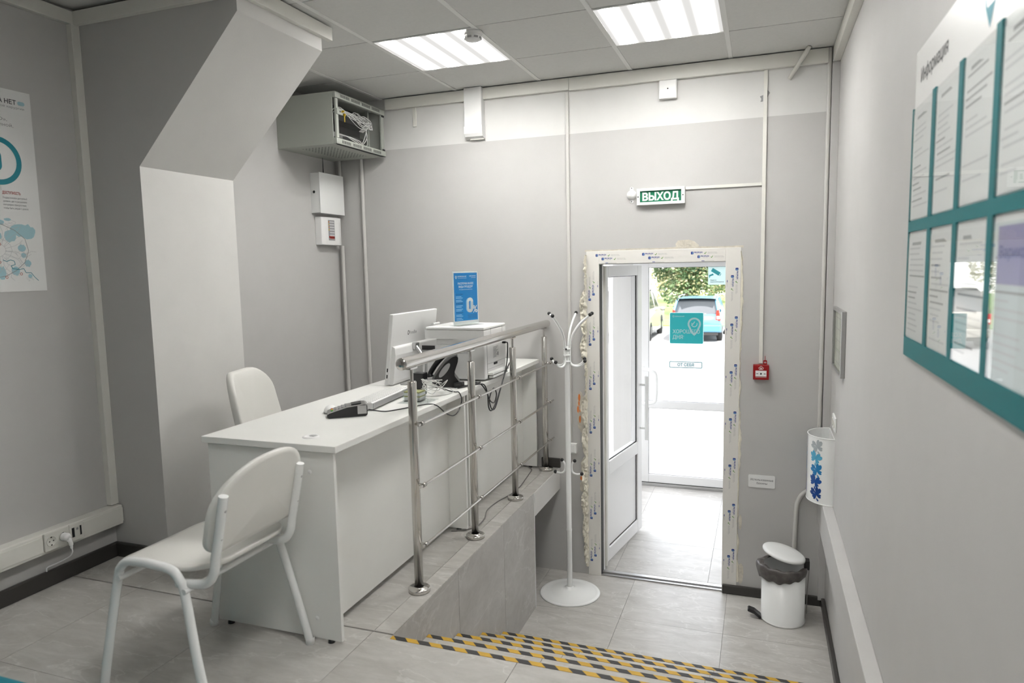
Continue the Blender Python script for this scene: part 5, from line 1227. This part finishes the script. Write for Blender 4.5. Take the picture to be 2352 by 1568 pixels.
def butterfly(ac, z, sc, tilt, mi):
    mb = MB()
    for r0, L, Wd in ((125, .034, .030), (40, .036, .032), (205, .022, .018), (-25, .024, .020)): wing(mb, ac, z, R(r0+tilt), L*sc, Wd*sc, 0)
    wing(mb, ac, z-.012*sc, R(250+tilt), .016*sc, .008*sc, 0)
    add('butterfly', mb, m_butt[mi], t)
for ac in (.74, 1.72, 2.5):
    for k in range(5): butterfly(ac+(.05 if k % 2 else -.05), .335-.0685*k, 1.4, 18 if k % 2 else -18, k)

# ================================================================== OUTSIDE
GZ = -1.25
add('ground', MB().box(-30, 30, YB+.17, 30, GZ-.3, GZ), m_asph, label='pale asphalt parking lot outside the glass door', kind='structure')
add('ground_step', MB().box(-1.5, .3, VY+.26, 7.9, GZ, ZL-.03).box(-1.5, .3, 7.9, 8.3, GZ, GZ+.25).box(-1.47, .27, YB+.17, VY+.24, GZ, ZL-.152), m_asph, label='concrete landing outside the glass door', kind='structure')
add('grass_strip', MB().box(-30, 30, 30, 60, GZ-.3, GZ+.06), m_grass, label='sunlit grass beyond the parked cars', kind='structure')
add('wall_facade', MB().box(-12, XL-.16, YB, YB+.16, GZ, 5).box(XR+.16, 9, YB, YB+.16, GZ, 5).box(XL-.16, XR+.16, YB, YB+.16, 2.81, 5), m_facade, label='outside face of the building', kind='structure')
def wheel(par, c, r_, w):
    o_ = add('wheel', MB().lathe([(.0, -w/2), (r_*.62, -w/2), (r_, -w/2+.02), (r_, w/2-.02), (r_*.62, w/2), (.0, w/2)], c, 28, ax=EX), m_tyre, par)
    for s_ in (-1, 1): add('rim', MB().lathe([(.0, w/2+.012), (r_*.2, w/2+.010), (r_*.55, w/2-.01), (r_*.62, w/2+.004)], c, 24, ax=(s_, 0, 0)), m_alu, o_)
def car(name, label, x, yr, L, Wd, H, paint, prof, glassprof, group, suv=False):
    """car with its rear at y = yr, nose towards +y; prof/glassprof: side outlines (y from rear, z)"""
    t = thing(name, label, 'car', (x, yr+L/2, GZ), group=group)
    def loft(pr_, taper, mat, nm, wmul=1.0, inset=0.0):
        n = len(pr_); mb = MB(); ring = []
        for sgn, lev in ((-1, 1.0), (-1, .0), (1, .0), (1, 1.0)): pass
        secs = []
        for f in (-1, -.97, -.88, 0, .88, .97, 1):
            k = 1-.05*(abs(f) > .96)-.03*(abs(f) > .99); pts = []
            for y, z in pr_:
                nar = 1-taper*max(0, (z-.85)/(H-.85)); cy_ = L/2
                pts.append(V((x+f*Wd/2*wmul*nar, yr+cy_+(y-cy_)*k, GZ+.30+(z-.30)*(k if z < .6 else k+.02 if k < 1 else 1))))
            secs.append(pts)
        allp = [p for s_ in secs for p in s_]
        fs = [(i*n+k, i*n+(k+1) % n, (i+1)*n+(k+1) % n, (i+1)*n+k) for i in range(len(secs)-1) for k in range(n)]
        mb.add(allp, fs, 0, True); mb.add(secs[0], [tuple(range(n))]); mb.add(secs[-1], [tuple(range(n-1, -1, -1))])
        return add(nm, mb, mat, t)
    loft(prof, .20, paint, 'body')
    loft(glassprof, .22, m_cglass, 'glazing', .985)
    roof = [(y, z) for y, z in glassprof if z > H-.16]
    y0, y1 = min(p[0] for p in roof), max(p[0] for p in roof)
    add('roof', MB().grid(lambda u, v: V((x+(u-.5)*Wd*.80, yr+y0-.10+(y1-y0+.18)*v, GZ+H-.045+.05*math.sin(PI*u)**.5*math.sin(PI*(.12+.76*v))**.5)), 12, 8), paint, t)
    for s_ in (-1, 1):
        pil = MB()
        for (ya, za), (yb, zb_) in ((glassprof[1], roof[0]), (glassprof[-2], roof[-1]), ((L*.50, .95), (L*.50, H-.05))):
            xa = x+s_*Wd/2*(1-.22*max(0, (za-.85)/(H-.85)))*.93; xc = x+s_*Wd/2*(1-.22*max(0, (zb_-.85)/(H-.85)))*.95
            pil.tube([(xa, yr+ya, GZ+za), (xc, yr+yb, GZ+zb_)], .045, 8)
        add('pillar', pil, paint, t)
        add('roof_rail', MB().tube(sp([(x+s_*Wd*.36, yr+y0+.1, GZ+H-.01), (x+s_*Wd*.36, yr+y0+.25, GZ+H+.05), (x+s_*Wd*.36, yr+y1-.25, GZ+H+.05), (x+s_*Wd*.36, yr+y1-.1, GZ+H-.01)], 5), .016, 8), m_grey, t)
        add('tail_light', MB().prism([(0, 0), (.17, .0), (.13, .34), (.06, .36)] if not suv else [(0, 0), (.14, 0), (.14, .3), (0, .3)], (x+s_*(Wd/2-.02), yr+.02, GZ+.74), EX*-s_, EZ, (0, .10, 0)), m_tail, t)
        add('tail_lens', MB().box(min(x+s_*(Wd/2-.05), x+s_*(Wd/2-.15)), max(x+s_*(Wd/2-.05), x+s_*(Wd/2-.15)), yr+.005, yr+.03, GZ+.79, GZ+.89), m_white_l, t)
        add('mirror', MB().grid(lambda u, v: V((x+s_*(Wd/2+.11)+.10*math.cos(2*PI*u)*math.sin(PI*v), yr+L*.66+.06*math.sin(2*PI*u)*math.sin(PI*v), GZ+1.0+.075*math.cos(PI*v))), 14, 8), paint, t)
        for yw in (L*.19, L*.81): wheel(t, (x+s_*(Wd/2-.09), yr+yw, GZ+(.36 if suv else .30)), .36 if suv else .30, .20)
    add('rear_bumper', MB().box(x-Wd/2+.02, x+Wd/2-.02, yr-.07, yr+.12, GZ+.34, GZ+.60), paint, t, bevel=.05, seg=3)
    add('lower_valance', MB().box(x-Wd/2+.10, x+Wd/2-.10, yr-.03, yr+.1, GZ+.24, GZ+.345), m_tyre, t, bevel=.02)
    add('licence_plate', MB().box(x-.26, x+.26, yr-.004, yr+.03, GZ+.70, GZ+.81), m_board, t)
    add('side_sill', MB().box(x+Wd/2-.12, x+Wd/2+.005, yr+L*.27, yr+L*.73, GZ+.24, GZ+.36).box(x-Wd/2-.005, x-Wd/2+.12, yr+L*.27, yr+L*.73, GZ+.24, GZ+.36), m_alu if suv else paint, t, bevel=.02)
    return t
hb = [(.02, .36), (.0, .62), (.05, .95), (.35, .97), (2.2, .98), (2.85, .97), (3.55, .86), (3.78, .70), (3.80, .40), (3.55, .30), (.25, .30)]
hg = [(.05, .93), (.10, .97), (.36, 1.40), (.60, 1.46), (1.9, 1.47), (2.2, 1.42), (2.9, .97), (2.85, .93)]
car('parked_car', 'light blue hatchback parked facing away behind the turquoise sticker', -2.11, 24.0, 3.82, 1.68, 1.49, m_carb, hb, hg, 'parked cars')
sb = [(.02, .42), (.0, .75), (.04, 1.10), (.4, 1.12), (2.6, 1.12), (3.2, 1.10), (4.2, 1.0), (4.5, .82), (4.52, .45), (4.25, .34), (.25, .34)]
sg = [(.04, 1.06), (.08, 1.12), (.25, 1.68), (.5, 1.76), (2.1, 1.77), (2.45, 1.70), (3.25, 1.10), (3.2, 1.06)]
car('parked_car', 'beige silver off-road car with a bright side sill beside the blue hatchback', -4.55, 23.3, 4.55, 1.85, 1.80, m_cars, sb, sg, 'parked cars', suv=True)

def tree(label, x, y, h, crown_r, crown_h, zc_, mat, n, seed, mat2=None, lean=0):
    rnd = random.Random(seed); t = thing('tree', label, 'tree', (x, y, GZ), group='trees beyond the car park')
    tk = MB().tube(sp([(x, y, GZ), (x+.15, y, GZ+h*.3), (x+lean, y+.1, GZ+h*.7)], 5), [.22]*3+[.16]*4+[.10]*4, 10)
    add('trunk', tk, m_bark, t)
    lv = MB(); clumps = []
    for i in range(46):
        while True:
            p = V((rnd.uniform(-1, 1), rnd.uniform(-1, 1), rnd.uniform(-1, 1)))
            if p.length < 1: break
        clumps.append((V((x+lean+p.x*crown_r, y+p.y*crown_r*.8, zc_+p.z*crown_h)), rnd.uniform(.5, 1.0)))
    for i in range(int(n*1.8)):
        c_, r_ = clumps[rnd.randrange(len(clumps))]
        d = V((rnd.gauss(0, 1), rnd.gauss(0, 1), rnd.gauss(0, 1))).normalized()*r_*rnd.uniform(.55, 1.05); p = c_+d
        u = V((rnd.gauss(0, 1), rnd.gauss(0, 1), rnd.gauss(0, .6))).normalized(); w_ = u.orthogonal().normalized()
        s_ = rnd.uniform(.06, .115)
        lv.add([p-u*s_, p+w_*s_*.55, p+u*s_, p-w_*s_*.55], [(0, 1, 2, 3)], 1 if (mat2 and rnd.random() < .25) else 0)
    add('foliage', lv, [mat]+([mat2] if mat2 else []), t, kind='stuff')
    for i in range(5):
        c_, r_ = clumps[i*7]; add('branch', MB().tube([(x+lean*.6, y, GZ+h*.45), (V((x, y, GZ+h*.5))+c_)/2, c_], [.08, .05, .02], 7), m_bark, t)
tree('leafy green tree behind the blue hatchback', -3.7, 37, 7.5, 2.3, 2.3, 2.0, m_leafA, 9000, 1, m_leafB)
tree('yellowing tree behind the off-road car', -10.4, 37, 7, 2.4, 3.0, 2.4, m_leafB, 6000, 2)
tree('small dark green tree right of the car park', 2.6, 33, 6, 1.5, 1.6, 1.5, m_leafA, 4000, 3)
tree('pale yellow bush beyond the parked hatchback', -3.4, 50, 5, 5.0, 1.7, .8, m_leafB, 8000, 4)
tree('tall green tree at the far end of the car park', -16, 46, 10, 5, 4.5, 4.5, m_leafA, 7000, 5)
tree('broad yellow-green tree right of the entrance view', 9.5, 50, 9, 4, 4, 3.5, m_leafB, 6000, 6, m_leafA)
